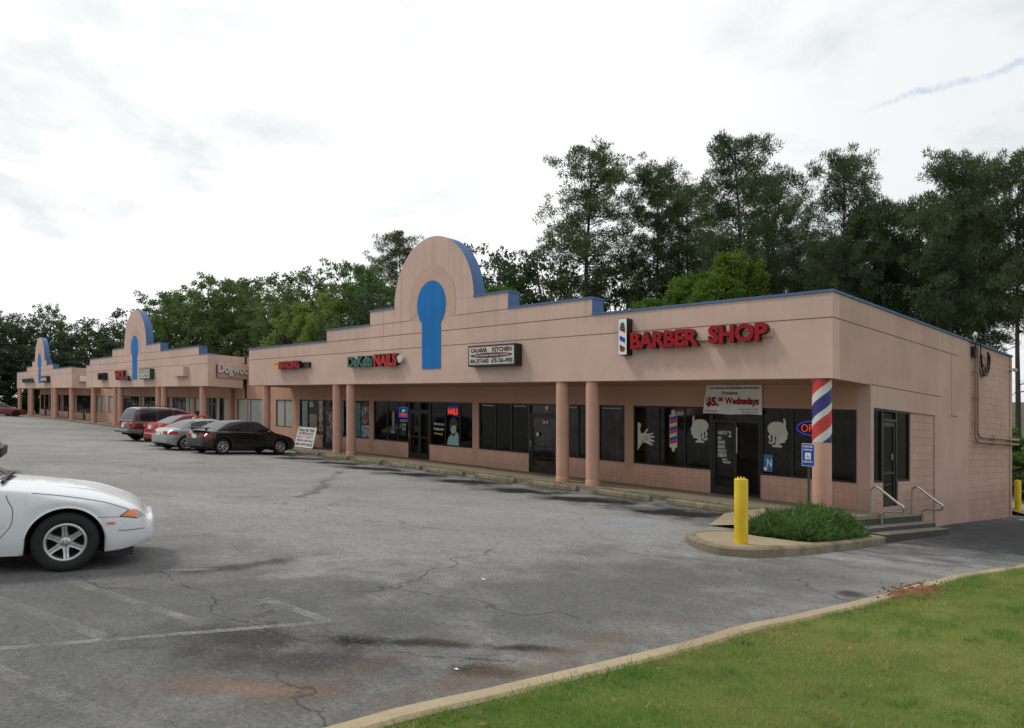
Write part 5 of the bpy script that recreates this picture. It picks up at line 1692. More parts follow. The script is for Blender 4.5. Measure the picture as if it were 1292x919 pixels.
        for (xa, xb) in sp['side_windows']:
            for side in (-1, 1):
                g = MB(); P = []
                for i in range(19):
                    x = lerp(xa, xb, i / 18)
                    row = []
                    for j in range(7):
                        q_ = lerp(1.22, 2.88, j / 6); p = s.G(x, q_, side)
                        row.append((p[0], p[1] + side * .006, p[2] + .002))
                    P.append(row)
                g.grid(P, 0, True, flip=(side > 0)); g.build('side_window', M[glass], root, shear=False)
        return body

    def patch(s, root, name, mat, x0, x1, zlo, zhi, sides=(-1, 1), off=.005, nx=14, nz=5):
        fl = zlo if callable(zlo) else (lambda x: zlo); fh = zhi if callable(zhi) else (lambda x: zhi)
        for side in sides:
            g = MB()
            g.grid([[s.BZ(lerp(x0, x1, i / nx), lerp(fl(lerp(x0, x1, i / nx)), fh(lerp(x0, x1, i / nx)), j / nz), side, off) for j in range(nz + 1)] for i in range(nx + 1)], 0, True, flip=(side > 0))
            g.build(name, mat, root, shear=False)

    def seam(s, root, pts, wd=.007, sides=(-1, 1), off=.0025, name='panel_gap', mat=None):
        """dark gap following (x,z) points on the flank"""
        g = ML()
        for side in sides:
            P = []
            for i, (x, z) in enumerate(pts):
                a = pts[max(i - 1, 0)]; b = pts[min(i + 1, len(pts) - 1)]
                d = Vector((b[0] - a[0], b[1] - a[1])).normalized(); nx_, nz_ = -d.y * wd / 2, d.x * wd / 2
                P.append([s.BZ(x - nx_, z - nz_, side, off), s.BZ(x + nx_, z + nz_, side, off)])
            g.grid(P, 0, False, flip=(side > 0))
        return g.build(name, mat or M['seam'], root, shear=False)

    def wheels(s, root, spokes=6, fine=1.0, sides=(-1, 1), rimmat='rim', style='spoke'):
        sp = s.sp; rt = sp['rt']; rr = sp.get('rr', rt * .66)
        for ax in (sp['xf'], sp['xr']):
            for side in sides:
                wy = s.w(ax) - .015
                n = int(40 * fine)
                c_ = (ax, 0, rt)
                yo, yi = side * wy, side * (wy - .2)
                t = MB()
                def P(r_, d): return (r_, side * (wy - d))
                t.lathe([P(rr, .03), P(rr + .02, .005), P(rt - .05, 0), P(rt - .015, .015), P(rt, .04), P(rt, .17), P(rt - .02, .195), P(rr, .2)], n, c_, 0, True, 'y')
                tyre = t.build('wheel', M['tyre'], root, shear=False)
                r_ = MB()
                r_.lathe([P(rr + .004, .028), P(rr - .012, .012), P(rr - .028, .022), P(rr - .034, .06), P(rr - .036, .16)], n, c_, 0, True, 'y')
                r_.lathe([P(.001, .035), P(.034, .033), P(.052, .042), P(.062, .06)], 20, c_, 0, True, 'y')
                for k_ in range(spokes):
                    a = 2 * math.pi * (k_ + .5) / spokes + .12
                    ca, sa = math.cos(a), math.sin(a)
                    def Q(rad, tan, d): return (ax + rad * ca - tan * sa, side * (wy - d), rt + rad * sa + tan * ca)
                    w0, w1, rin, rout = (.040, .026, .045, rr - .018) if spokes <= 6 else (.024, .018, .045, rr - .018)
                    rows = []
                    for rad, wd, dd in ((rin, w0, .040), (lerp(rin, rout, .5), (w0 + w1) / 2 * .92, .034), (rout, w1 * 1.25, .022)):
                        rows.append([Q(rad, -wd, dd + .035), Q(rad, -wd * .8, dd), Q(rad, -wd * .22, dd + .001), Q(rad, 0, dd + .012), Q(rad, wd * .22, dd + .001), Q(rad, wd * .8, dd), Q(rad, wd, dd + .035)])
                    r_.grid(rows, 0, False, flip=(side < 0))
                r_.build('rim', M[rimmat], tyre, shear=False)
                d_ = MB(); d_.lathe([P(.001, .11), P(rr - .03, .11)], n, c_, 0, False, 'y'); d_.build('brake_disc', M['well'], tyre, shear=False)
                lug = MB()
                for k_ in range(5):
                    a = 2 * math.pi * k_ / 5
                    lug.lathe([(.001, side * (wy - .03)), (.008, side * (wy - .031)), (.008, side * (wy - .05))], 6, (ax + .026 * math.cos(a), 0, rt + .026 * math.sin(a)), 0, False, 'y')
                lug.build('hub', M['plastic'], tyre, shear=False)


def vehicle(name, label, cat, X, Y, heading, group=None):
    return thing(name, label, cat, (X, Y, 0), group, slope_rot(heading))


def mirror(car, root, paint, x, z, sides=(-1, 1)):
    for side in sides:
        y = car.w(x) - .05
        m_ = MB()
        pr = [(0.0, .0), (.05, .055), (.12, .07), (.17, .05), (.19, .0)]
        m_.lathe([(.001, -.1), (.06, -.085), (.075, -.02), (.07, .04), (.04, .075), (.001, .085)], 12, (x, side * (y + .11), z), 0, True, 'x')
        m_.box(x - .02, x + .04, side * (y - .02), side * (y + .06), z - .035, z - .01)
        m_.build('side_mirror', paint, root, shear=False)


def short_tail(sp, k=.72):
    for k_ in ('zc', 'zs', 'w', 'zl'):
        sp[k_] = [((-1.45 + (x + 1.45) * k) if x < -1.45 else x, v) for x, v in sp[k_]]
    return sp


SEDAN = dict(zc=[(-2.28, .74), (-2.18, .90), (-1.95, .965), (-1.5, .985), (-.6, .97), (.7, .955), (1.05, .94), (1.5, .855), (1.9, .755), (2.12, .665), (2.24, .56)],
             zs=[(-2.28, .68), (-2.1, .83), (-1.6, .90), (-.6, .895), (.6, .865), (1.2, .815), (1.7, .735), (2.0, .66), (2.24, .51)],
             w=[(-2.28, .70), (-2.15, .785), (-1.8, .845), (-1.2, .87), (0, .875), (1.0, .872), (1.45, .86), (1.8, .82), (2.05, .745), (2.17, .67), (2.24, .58)],
             zl=[(-2.28, .30), (-1.9, .22), (-1.5, .20), (1.5, .19), (1.85, .20), (2.24, .26)],
             roof=[(-1.66, .92), (-1.28, 1.14), (-.85, 1.335), (-.4, 1.395), (.0, 1.405), (.28, 1.37), (.62, 1.20), (1.18, .84)],
             wr=.58, xf=1.34, xr=-1.34, rt=.318, ws=(.34, 1.08), rw=(-1.56, -.86), side_windows=[(-.30, .70), (-1.12, -.36)], belly=.19)

SEDAN = short_tail(SEDAN)
GROUP = 'cars parked nose-in along the walk'
# ---- white sedan in front
wc = vehicle('parked_car', 'white sedan in front whose bonnet and front wheel enter the lot view', 'car', -3.40, -14.98, 75)
spw = dict(SEDAN); spw['rr'] = .205
for k_ in ('zc', 'zs', 'w', 'zl'):
    spw[k_] = [(x if x < 1.45 else 1.45 + (x - 1.45) * .86, v) for x, v in spw[k_]]
for k_, dx in (('roof', -.42),):
    spw[k_] = [(x + dx * sstep(-.6, .3, x), v) for x, v in spw[k_]]
spw['ws'] = (-.06, .66); spw['side_windows'] = [(-.55, .30), (-1.12, -.60)]
spw['zc'] = [(x - (.40 if .6 < x < 1.2 else 0), v) for x, v in spw['zc']]
def fx(x): return x if x < 1.45 else 1.45 + (x - 1.45) * .86
cw = Car(spw)
PW = carpaint('white_car_paint', (.70, .72, .745), .0, .28, .45, .01)
cw.build(wc, PW, 2.2)
cw.wheels(wc, 6, 1.8)
cw.seam(wc, [(lerp(.70, .855, sstep(0, .55, i / 20)) - .07 * sstep(.7, 1, i / 20), lerp(.25, .83, i / 20)) for i in range(21)], .006)
cw.seam(wc, [(fx(lerp(1.62, 2.06, i / 14)), lerp(.585, .575, i / 14)) for i in range(15)], .005)                    # bumper joint
cw.seam(wc, [(fx(lerp(1.0, 2.0, i / 24)), cw.zs(fx(lerp(1.0, 2.0, i / 24))) + .012 - .02 * sstep(.7, 1, i / 24)) for i in range(25)], .005)   # bonnet edge
cw.patch(wc, 'bumper_strip', PW, fx(1.92), fx(2.20), .435, .475, off=.014, nx=12)
cw.seam(wc, [(fx(lerp(1.90, 2.21, i / 12)), .425) for i in range(13)], .004, name='bumper_groove')
cw.patch(wc, 'headlight', M['lamp_amber'], 1.85, 2.01, lambda x: lerp(.592, .562, (x - 1.85) / .16), lambda x: lerp(.604, .655, sstep(1.85, 1.98, x)), off=.008)
cw.patch(wc, 'headlight', M['lamp_clear'], 2.01, 2.095, lambda x: .56, lambda x: lerp(.655, .60, (x - 2.01) / .085), off=.008)
cw.seam(wc, [(fx(x_), z_) for x_, z_ in [(1.91, .59), (1.95, .612), (2.0, .645), (2.06, .664), (2.10, .664), (2.16, .636), (2.2, .605)]], .008, off=.009)
cw.seam(wc, [(fx(x_), z_) for x_, z_ in [(1.91, .587), (1.98, .575), (2.10, .553), (2.2, .553)]], .007, off=.009)
cw.seam(wc, [(-.5 - .02 * math.sin(i), lerp(.25, .86, i / 16)) for i in range(17)], .008)
cw.patch(wc, 'side_trim', PW, -.9, .78, .50, .545, off=.012, nx=20)
cw.patch(wc, 'rocker_panel', PW, -.95, .93, .192, .235, off=.008, nx=20)
cw.patch(wc, 'side_marker', M['lamp_amber'], 1.72, 1.80, .50, .525, off=.006, nx=4, nz=2)
# wheel arch lip
lip = ML()
for side in (-1, 1):
    for ax in (spw['xf'], spw['xr']):
        P = []
        for i in range(25):
            a = R(8 + 164 * i / 24); x = ax + cw.ra * math.cos(a); z = spw['rt'] + cw.ra * math.sin(a)
            b0 = cw.BZ(x, max(z, cw.zl(x)) + .001, side); b1_ = cw.BZ(ax + (cw.ra + .022) * math.cos(a), spw['rt'] + (cw.ra + .022) * math.sin(a), side)
            P.append([(b0[0], b0[1] + side * .010, b0[2]), (b1_[0], b1_[1] + side * .001, b1_[2])])
        lip.grid(P, 0, True, flip=(side < 0))
lip.build('arch_lip', PW, wc, shear=False)
mirror(cw, wc, PW, .36, .94, (1,))
wp = MB()
for y0_, y1_ in ((-.62, -.02), (.02, .6)):
    wp.tube([(.68, y0_, .965), (.64, y0_ + .08, .985), (.51, (y0_ + y1_) / 2, 1.03), (.48, y1_, 1.05)], .011, 6)
wp.tube([(.72, -.66, .945), (.71, -.3, .965), (.70, 0, .97), (.71, .3, .965)], .02, 6)
wp.build('wiper', M['plastic'], wc, shear=False)
cl = MB(); cl.grid([[(x, y, cw.zc(x) - (cw.zc(x) - cw.zs(x)) * (abs(y) / .8) ** 2.4 + .006) for y in [-.70 + 1.4 * j / 12 for j in range(13)]] for x in (.64, .68, .72, .75)], 0, True); cl.build('cowl', M['plastic'], wc, shear=False)
bt = MB(); bt.box(1.7, 2.0, -.66, .66, .13, .24); bt.build('air_dam', M['plastic'], wc, shear=False)
hb = ML()                                                             # raised edges of the bonnet
for side in (-1, 1):
    hb.tube([(x, side * (.47 - .10 * (x - 1.1)), cw.B(x, 6.85)[2] - .006) for x in [1.2 + .05 * i for i in range(17)]], [.004 + .012 * math.sin(math.pi * i / 16) for i in range(17)], 8)
hb.build('bonnet_crease', PW, wc, shear=False)

# ---- the row at the walk
def rear_details(c_, root, zt, zb, xr_in, paint, plate=True, amber=False):
    c_.patch(root, 'tail_light', M['lamp_red'], c_.L0 + .01, c_.L0 + xr_in, zb, zt, off=.008)
    t = ML()
    for side in (-1, 1):
        t.box(c_.L0 - .075, c_.L0 - .03, side * .36, side * (c_.w(c_.L0) - .03), zb + .01, zt - .01)
    t.build('tail_light', M['lamp_red'], root, shear=False)
    if plate:
        t = MB(); t.box(c_.L0 - .085, c_.L0 - .06, -.16, .16, zb - .06, zb + .10); t.build('license_plate', M['plate'], root, shear=False)


def doors(c_, root, paint, x_front, x_mid, x_rear, zb=.26, zt=.84):
    for x in (x_front, x_mid, x_rear):
        c_.seam(root, [(x, lerp(zb, zt, i / 10)) for i in range(11)], .010)
    for x in (x_mid + .10, x_rear + .16):
        for side in (-1, 1):
            h_ = MB(); p = c_.BZ(x, .76, side, .018); h_.box(p[0], p[0] + .17, p[1] - .015, p[1] + .015, .745, .775); h_.build('door_handle', paint, root, shear=False)


bc = vehicle('parked_car', 'black sedan with rear spoiler parked nearest the leaning board', 'car', -23.5, -3.20, 100, GROUP)
PBk = carpaint('black_car_paint', (.004, .0045, .0045), .0, .3, .45, .01)
cb_ = Car(dict(SEDAN))
cb_.build(bc, PBk, 1.0, 'carglass_tint'); cb_.wheels(bc, 6); rear_details(cb_, bc, .80, .68, .24, PBk); doors(cb_, bc, PBk, .86, -.32, -1.05)
s_ = MB(); s_.box(-2.05, -1.87, -.66, .66, 1.02, 1.06); s_.box(-1.98, -1.90, -.56, -.52, .93, 1.021); s_.box(-1.98, -1.90, .52, .56, .93, 1.021); s_.build('spoiler', PBk, bc, shear=False, bevel=.008)
mirror(cb_, bc, PBk, .72, .93)
cb_.patch(bc, 'headlight', M['lamp_amber'], 2.0, 2.16, .56, .62)

gc = vehicle('parked_car', 'grey silver sedan between the black sedan and the red one', 'car', -25.95, -3.75, 98, GROUP)
PG = carpaint('silver_car_paint', (.30, .315, .31), .25, .35, .5, .03)
cg = Car(dict(SEDAN)); cg.build(gc, PG, 1.0); cg.wheels(gc, 6); rear_details(cg, gc, .83, .69, .34, PG); doors(cg, gc, PG, .86, -.32, -1.05); mirror(cg, gc, PG, .72, .93)
gc.scale = (1, 1, .965)
cg.patch(gc, 'bumper_strip', M['seam'], -2.0, -1.8, .475, .485, off=.006)

rc = vehicle('parked_car', 'bright red sedan with pale rear window, right of the maroon utility vehicle', 'car', -28.65, -3.3, 97, GROUP)
PR = carpaint('red_car_paint', (.30, .007, .010), .0, .5, .0, .0)
spr = dict(SEDAN); spr['zc'] = [(SEDAN['zc'][0][0], .78), (SEDAN['zc'][1][0], .97), (SEDAN['zc'][2][0], 1.01)] + SEDAN['zc'][3:]
cr_ = Car(spr); cr_.build(rc, PR, 1.0); cr_.wheels(rc, 7); rear_details(cr_, rc, .93, .78, .2, PR); doors(cr_, rc, PR, .86, -.32, -1.05); mirror(cr_, rc, PR, .72, .93)
rc.scale = (1, 1, 1.07)
t = MB()
t.box(-2.14, -2.112, -.46, .46, .50, .56); t.build('chrome_strip', M['chrome'], rc, shear=False)

SUV = dict(zc=[(-2.32, .92), (-2.25, 1.02), (-1.9, 1.05), (-.6, 1.06), (.7, 1.06), (1.0, 1.05), (1.6, .98), (2.05, .88), (2.25, .74)],
           zs=[(-2.32, .86), (-2.1, .97), (-.6, .985), (.6, .97), (1.2, .94), (1.8, .86), (2.25, .68)],
           w=[(-2.32, .80), (-2.2, .87), (-1.6, .91), (0, .92), (1.2, .915), (1.8, .87), (2.1, .78), (2.25, .66)],
           zl=[(-2.32, .42), (-1.9, .34), (-1.5, .30), (1.5, .30), (2.25, .36)],
           roof=[(-2.26, 1.0), (-2.12, 1.42), (-1.98, 1.66), (-1.7, 1.73), (-.6, 1.76), (.1, 1.74), (.42, 1.64), (.75, 1.36), (1.12, .96)],
           wr=.68, xf=1.36, xr=-1.36, rt=.365, ws=(.44, 1.04), rw=(-2.245, -2.0), side_windows=[(-.22, .72), (-1.06, -.30), (-1.92, -1.14)], belly=.3, bulge=.05)
sc = vehicle('utility_vehicle', 'maroon sport utility vehicle with grey lower sides and roof rack', 'utility vehicle', -33.4, -2.9, 97, GROUP)
PM_ = carpaint('maroon_paint', (.075, .012, .022), .1, .28, 1.0, .06)
cs = Car(dict(SUV)); cs.build(sc, PM_, 1.0, 'carglass_tint'); cs.wheels(sc, 5); doors(cs, sc, PM_, .9, -.26, -1.1, .62, .95)
PGr = mat_plain('cladding_grey', (.14, .135, .125), .55)
cs.patch(sc, 'lower_cladding', PGr, -.92, .92, .305, .60, off=.010, nx=18)
cs.patch(sc, 'lower_cladding', PGr, -2.30, -1.80, lambda x: max(.44, cs.zl(x) + .005), .62, off=.010)
cs.patch(sc, 'lower_cladding', PGr, 1.80, 2.2, lambda x: max(.40, cs.zl(x) + .005), .62, off=.010)
rear_details(cs, sc, .94, .74, .16, PM_)
b = MB(); b.box(-2.46, -2.3, -.84, .84, .42, .60); b.build('bumper', PGr, sc, shear=False, bevel=.03)
b = MB(); b.box(-2.5, -2.38, -.8, .8, .52, .58); b.build('bumper_step', M['chrome'], sc, shear=False)
b = MB()
for y in (-.56, .56):
    b.tube([(-1.75, y, 1.74), (-1.65, y, 1.82), (0, y, 1.83), (.12, y, 1.74)], .018, 6)
for x in (-1.35, -.3): b.box(x - .03, x + .03, -.56, .56, 1.815, 1.835)
b.build('roof_rack', M['plastic'], sc, shear=False)
mirror(cs, sc, PM_, .76, 1.07)

dc = vehicle('parked_car', 'dark red low sedan parked far off at the wooded end', 'car', -84.4, -3.4, 88, GROUP)
PD = carpaint('dark_red_paint', (.20, .022, .025), .1, .3, 1.0, .05)
cd_ = Car(dict(SEDAN)); cd_.build(dc, PD, .8); cd_.wheels(dc, 7, .7, rimmat='plastic'); rear_details(cd_, dc, .8, .68, .24, PD)
vc = vehicle('utility_vehicle', 'white utility vehicle behind the far dark red sedan, cut by the picture edge', 'utility vehicle', -87.5, -3.6, 88, GROUP)
PV = carpaint('white_far_paint', (.62, .62, .62), 0, .3, 1.0, .04)
cv = Car(dict(SUV)); cv.build(vc, PV, .8); cv.wheels(vc, 5, .7)
oc_ = vehicle('utility_vehicle', 'orange red utility vehicle with black bumper, behind the white front sedan', 'utility vehicle', -15.6, -15.0, 78)
PO = carpaint('orange_paint', (.42, .05, .018), .1, .3, 1.0, .05)
co = Car(dict(SUV)); co.build(oc_, PO, 1.0); co.wheels(oc_, 5)
b = MB(); b.box(2.1, 2.40, -.86, .86, .40, .66); b.build('bumper', M['plastic'], oc_, shear=False, bevel=.05)
co.patch(oc_, 'headlight', M['lamp_clear'], 2.0, 2.2, .72, .80)

# ------------------------------------------------------------------ the person beside the parked cars
def skin_body(name, verts, edges, mat, parent, root_i=0, sub=2):
    me = bpy.data.meshes.new(name)
    me.from_pydata([v[0] for v in verts], edges, [])
    o = bpy.data.objects.new(name, me); C.objects.link(o)
    md = o.modifiers.new('skin', 'SKIN'); md.use_smooth_shade = True
    for i, v in enumerate(verts):
        sv = me.skin_vertices[0].data[i]
        r_ = v[1] if isinstance(v[1], tuple) else (v[1], v[1])
        sv.radius = r_; sv.use_root = (i == root_i)
    o.modifiers.new('sub', 'SUBSURF').levels = sub; o.modifiers['sub'].render_levels = sub
    dg = bpy.context.evaluated_depsgraph_get()
    m2 = bpy.data.meshes.new_from_object(o.evaluated_get(dg))
    bpy.data.objects.remove(o); bpy.data.meshes.remove(me)
    m2.name = name; m2.materials.clear(); m2.materials.append(mat)
    for p_ in m2.polygons: p_.use_smooth = True
    o2 = bpy.data.objects.new(name, m2); C.objects.link(o2); o2.parent = parent
    return o2


pe = thing('person', 'person in a yellow top with dark hair standing beside the red sedan', 'person', (-26.98, -3.75, 0), None, Euler((0, 0, R(150))))
skin_m = mat_plain('skin_tone', (.13, .065, .04), .5, .06); hair_m = mat_plain('hair_black', (.008, .007, .007), .6); top_m = mat_plain('yellow_top', (.58, .46, .13), .85); jean_m = mat_plain('dark_jeans', (.03, .035, .055), .9)
# x = facing, y = left
J = [((0, 0, .93), (.13, .10)), ((0, 0, 1.08), (.13, .09)), ((.0, 0, 1.25), (.15, .10)), ((0, 0, 1.38), (.13, .08)), ((0, 0, 1.45), .05), ((.01, 0, 1.53), .065), ((.02, 0, 1.62), (.085, .095)), ((.01, 0, 1.69), (.06, .07)),
     ((0, .09, .88), .085), ((.01, .10, .50), .058), ((-.01, .10, .09), .042), ((.10, .11, .04), .038),
     ((0, -.09, .88), .085), ((.03, -.10, .50), .058), ((.02, -.10, .09), .042), ((.13, -.11, .04), .038),
     ((0, .17, 1.37), .055), ((.0, .22, 1.10), .042), ((.10, .22, .90), .032), ((.14, .215, .84), .028),
     ((0, -.17, 1.37), .055), ((-.0, -.22, 1.10), .042), ((.12, -.21, .92), .032), ((.17, -.205, .87), .028)]
Ed = [(0, 1), (1, 2), (2, 3), (3, 4), (4, 5), (5, 6), (6, 7), (0, 8), (8, 9), (9, 10), (10, 11), (0, 12), (12, 13), (13, 14), (14, 15), (3, 16), (16, 17), (17, 18), (18, 19), (3, 20), (20, 21), (21, 22), (22, 23)]
# fingers: separate short chains rooted in each palm
for hand_i, sgn in ((19, 1), (23, -1)):
    hx, hy, hz = J[hand_i][0]
    for dx, ln in ((-.024, .06), (-.008, .075), (.008, .08), (.024, .07)):
        a = len(J); J.append(((hx + .02 + dx * .3, hy + dx * sgn, hz - .035), .010)); J.append(((hx + .045 + dx * .3, hy + dx * sgn, hz - .035 - ln * .6), .009)); J.append(((hx + .04, hy + dx * sgn, hz - .035 - ln), .007))
        Ed += [(hand_i, a), (a, a + 1), (a + 1, a + 2)]
    a = len(J); J.append(((hx + .03, hy - sgn * .035, hz - .01), .011)); J.append(((hx + .055, hy - sgn * .045, hz - .045), .009)); Ed += [(hand_i, a), (a, a + 1)]
skin_body('body', J, Ed, skin_m, pe)
skin_body('top', [(tuple(J[i][0]), (J[i][1][0] * 1.12, J[i][1][1] * 1.14)) for i in (0, 1, 2, 3)] + [((0, 0, 1.43), .07), ((0, .17, 1.37), .07), ((0, .20, 1.20), .06), ((0, -.17, 1.37), .07), ((0, -.20, 1.20), .06)], [(0, 1), (1, 2), (2, 3), (3, 4), (3, 5), (5, 6), (3, 7), (7, 8)], top_m, pe)
skin_body('trousers', [((0, 0, .97), (.14, .11)), ((0, .09, .86), .098), ((.01, .10, .50), .072), ((-.01, .10, .10), .06), ((0, -.09, .86), .098), ((.03, -.10, .50), .072), ((.02, -.10, .10), .06)], [(0, 1), (1, 2), (2, 3), (0, 4), (4, 5), (5, 6)], jean_m, pe)
skin_body('hair', [((-.03, 0, 1.50), (.075, .06)), ((-.025, 0, 1.60), (.10, .095)), ((-.005, 0, 1.68), (.095, .10)), ((.0, 0, 1.725), (.06, .06))], [(0, 1), (1, 2), (2, 3)], hair_m, pe)
fc = MB()
for sgn in (-1, 1):
    fc.lathe([(.001, .012), (.010, .008), (.014, 0)], 10, (.098, sgn * .032, 1.625), 0, True, 'x')
    fc.lathe([(.001, .012), (.018, .008), (.026, 0), (.018, -.008), (.001, -.012)], 10, (.01, sgn * .088, 1.61), 0, True, 'y')
fc.lathe([(.001, .035), (.008, .03), (.014, .012), (.018, 0)], 10, (.095, 0, 1.60), 0, True, 'x'); fc.box(.088, .10, -.022, .022, 1.555, 1.563)
fc.build('face', skin_m, pe, shear=False)
# ------------------------------------------------------------------ trees and shrubs
def quads(cent, d, u, ln, wd):
    """leaf quads: centre, direction along the leaf, sideways vector"""
    a = cent - u * wd[:, None]; b = cent + u * wd[:, None]
    t = cent + d * ln[:, None]
    return np.stack([a, b, t + u * wd[:, None] * .35, t - u * wd[:, None] * .35], 1).reshape(-1, 3)


def unit(r, n):
    v = r.normal(size=(n, 3)); return v / np.linalg.norm(v, axis=1)[:, None]


def tufts(r, centres, rad, per, ln, wd, flat=.75, up=.25):
    """needle or leaf clumps: leaves start inside an ellipsoid and point outwards"""
    n = len(centres) * per
    c_ = np.repeat(centres, per, 0); rr = np.repeat(rad, per)
    v = unit(r, n); q_ = v * (r.random(n) ** .45)[:, None] * rr[:, None]; q_[:, 2] *= flat
    d = v + r.normal(size=(n, 3)) * .45; d[:, 2] += up; d /= np.linalg.norm(d, axis=1)[:, None]
    u = np.cross(d, unit(r, n)); u /= np.linalg.norm(u, axis=1)[:, None] + 1e-9
    return quads(c_ + q_, d, u, ln * r.uniform(.6, 1.3, n), wd * r.uniform(.7, 1.3, n))


def limb(mb, p0, p1, r0, r1, r, seg=5, wob=.06, n=6, sag=0.0):
    p0, p1 = Vector(p0), Vector(p1); L_ = (p1 - p0).length
    pts = []
    for i in range(seg + 1):
        t = i / seg
        p = p0.lerp(p1, t)
        if 0 < i < seg: p += Vector((r.normal(), r.normal(), r.normal())) * wob * L_ * .3
        p.z += sag * math.sin(math.pi * t) * L_
        pts.append(p)
    mb.tube(pts, [lerp(r0, r1, i / seg) for i in range(seg + 1)], n, 0, False)
    return pts


def make_pine(H, cb0, spread, seed, leaf='leaf_dark', dens=1.0, irregular=.35, stubs=True):
    r = np.random.default_rng(seed)
    mb = MB()
    tp = [Vector((.25 * math.sin(i * .9 + seed) * (i / 10) * .8, .2 * math.cos(i * .7 + seed) * (i / 10), H * i / 12)) for i in range(13)]
    r0 = .012 * H + .06
    mb.tube(tp, [r0 * (1 - .90 * (i / 12) ** 1.1) for i in range(13)], 9, 0, False)
    def tr(z):
        f = z / H * 12; i = min(int(f), 11); return tp[i].lerp(tp[i + 1], f - i)
    cents, rads = [], []
    nb = int(74 * dens)
    for k_ in range(nb):
        t = (k_ + r.random()) / nb
        z = lerp(cb0 * H, H * .985, t)
        prof = math.sqrt(max(0.02, 1 - ((t - .35) / .70) ** 2)) if t > .35 else lerp(.62, 1, t / .35)
        ln = spread * max(.14, prof * r.uniform(1 - irregular * 1.3, 1 + irregular * .35))
        a = k_ * 2.4 + r.normal() * .5
        rise = lerp(.02, .55, t ** 1.3) + r.normal() * .10
        p0 = tr(z); p1 = p0 + Vector((math.cos(a) * ln, math.sin(a) * ln, rise * ln))
        pts = limb(mb, p0, p1, (.013 * ln + .015) * (1 - .45 * t), .008, r, 5, .16, 5, -.06 if t < .5 else .05)
        m_ = max(3, int(2 + ln * 1.9))
        for j in range(m_):
            f = lerp(.38, 1.02, (j + .5) / m_); i = min(int(f * 5), 4); p = pts[i].lerp(pts[i + 1], min(1.0, f * 5 - i))
            s_ = ln * .20
            off = Vector((r.normal() * s_, r.normal() * s_, r.normal() * s_ * .45 + .12))
            q_ = p + off
            if off.length > .35: limb(mb, p, q_, .018, .008, r, 2, .1, 4)
            cents.append(tuple(q_)); rads.append(r.uniform(.42, .78))
    if stubs:
        for k_ in range(7):
            z = r.uniform(.25, cb0) * H; a = r.uniform(0, 6.28); p0 = tr(z); l_ = r.uniform(.5, 1.6)
            limb(mb, p0, p0 + Vector((math.cos(a) * l_, math.sin(a) * l_, r.uniform(-.2, .3) * l_)), .04, .01, r, 3, .15, 4)
    cents = np.array(cents); rads = np.array(rads)
    V = tufts(r, cents, rads * .95, 66, .23, .034, .55, .5)
    return mb, V


def make_broad(H, Rw, seed, base=.25, nclump=150, leafsz=.20, lob=.35, per=42):
    r = np.random.default_rng(seed)
    mb = MB()
    zc = H * (base + 1) / 2 + .2; hz = H * (1 - base) / 2
    tp = [Vector((.12 * math.sin(i * 1.1 + seed), .12 * math.cos(i + seed), H * .72 * i / 8)) for i in range(9)]
    mb.tube(tp, [(.016 * H + .05) * (1 - .8 * i / 8) for i in range(9)], 9, 0, False)
    ph = r.uniform(0, 6.28, 8)
    cents = []
    for k_ in range(nclump):
        v = unit(r, 1)[0]
        az = math.atan2(v[1], v[0]); lo = 1 + lob * (.5 * math.sin(3 * az + ph[0] + 2 * v[2]) + .35 * math.sin(5 * az + ph[1] - 3 * v[2]) + .3 * math.sin(7 * v[2] + ph[2] + az))
        rad = r.uniform(.55, 1.0) ** .6 * lo
        if v[2] < -.55: rad *= .75
        c_ = Vector((v[0] * Rw * rad, v[1] * Rw * rad, zc + v[2] * hz * rad))
        c_.z = min(c_.z, H)
        cents.append(tuple(c_))
        if k_ % 5 == 0:
            j = min(8, max(2, int(8 * min(1, max(.25, (c_.z - .18 * H) / (H * .72)))) - 1))
            limb(mb, tp[j], c_, .02 * Rw + .02, .012, r, 4, .2, 5)
    cents = np.array(cents)
    V = tufts(r, cents, r.uniform(.30, .55, len(cents)) * (Rw / 3.2) ** .5, per, leafsz, leafsz * .36, .8, .05)
    return mb, V


def make_tree(name, label, cat, group, mb, V, leaf, X, Y, sc=(1, 1, 1), rz=0.0):
    t = thing(name, label, cat, (X, Y, 0), group)
    t.location.z = gz(X, Y) - .15; t['org'] = (0, 0, 0)
    t.scale = sc; t.rotation_euler = (0, 0, rz)
    mb.build('trunk', M['bark'], t, shear=False)
    o = bpy.data.objects.new('crown', tri_object('crown', V, M[leaf], 4)); C.objects.link(o); o.parent = t
    return t


def place(src, X, Y, sc, rz, label, group, leaf=None):
    t = copy_tree(src)
    t.location = (X, Y, gz(X, Y) - .15); t.scale = sc; t.rotation_euler = (0, 0, rz)
    t['label'] = label; t['group'] = group
    return t


rt_ = random.Random(21)
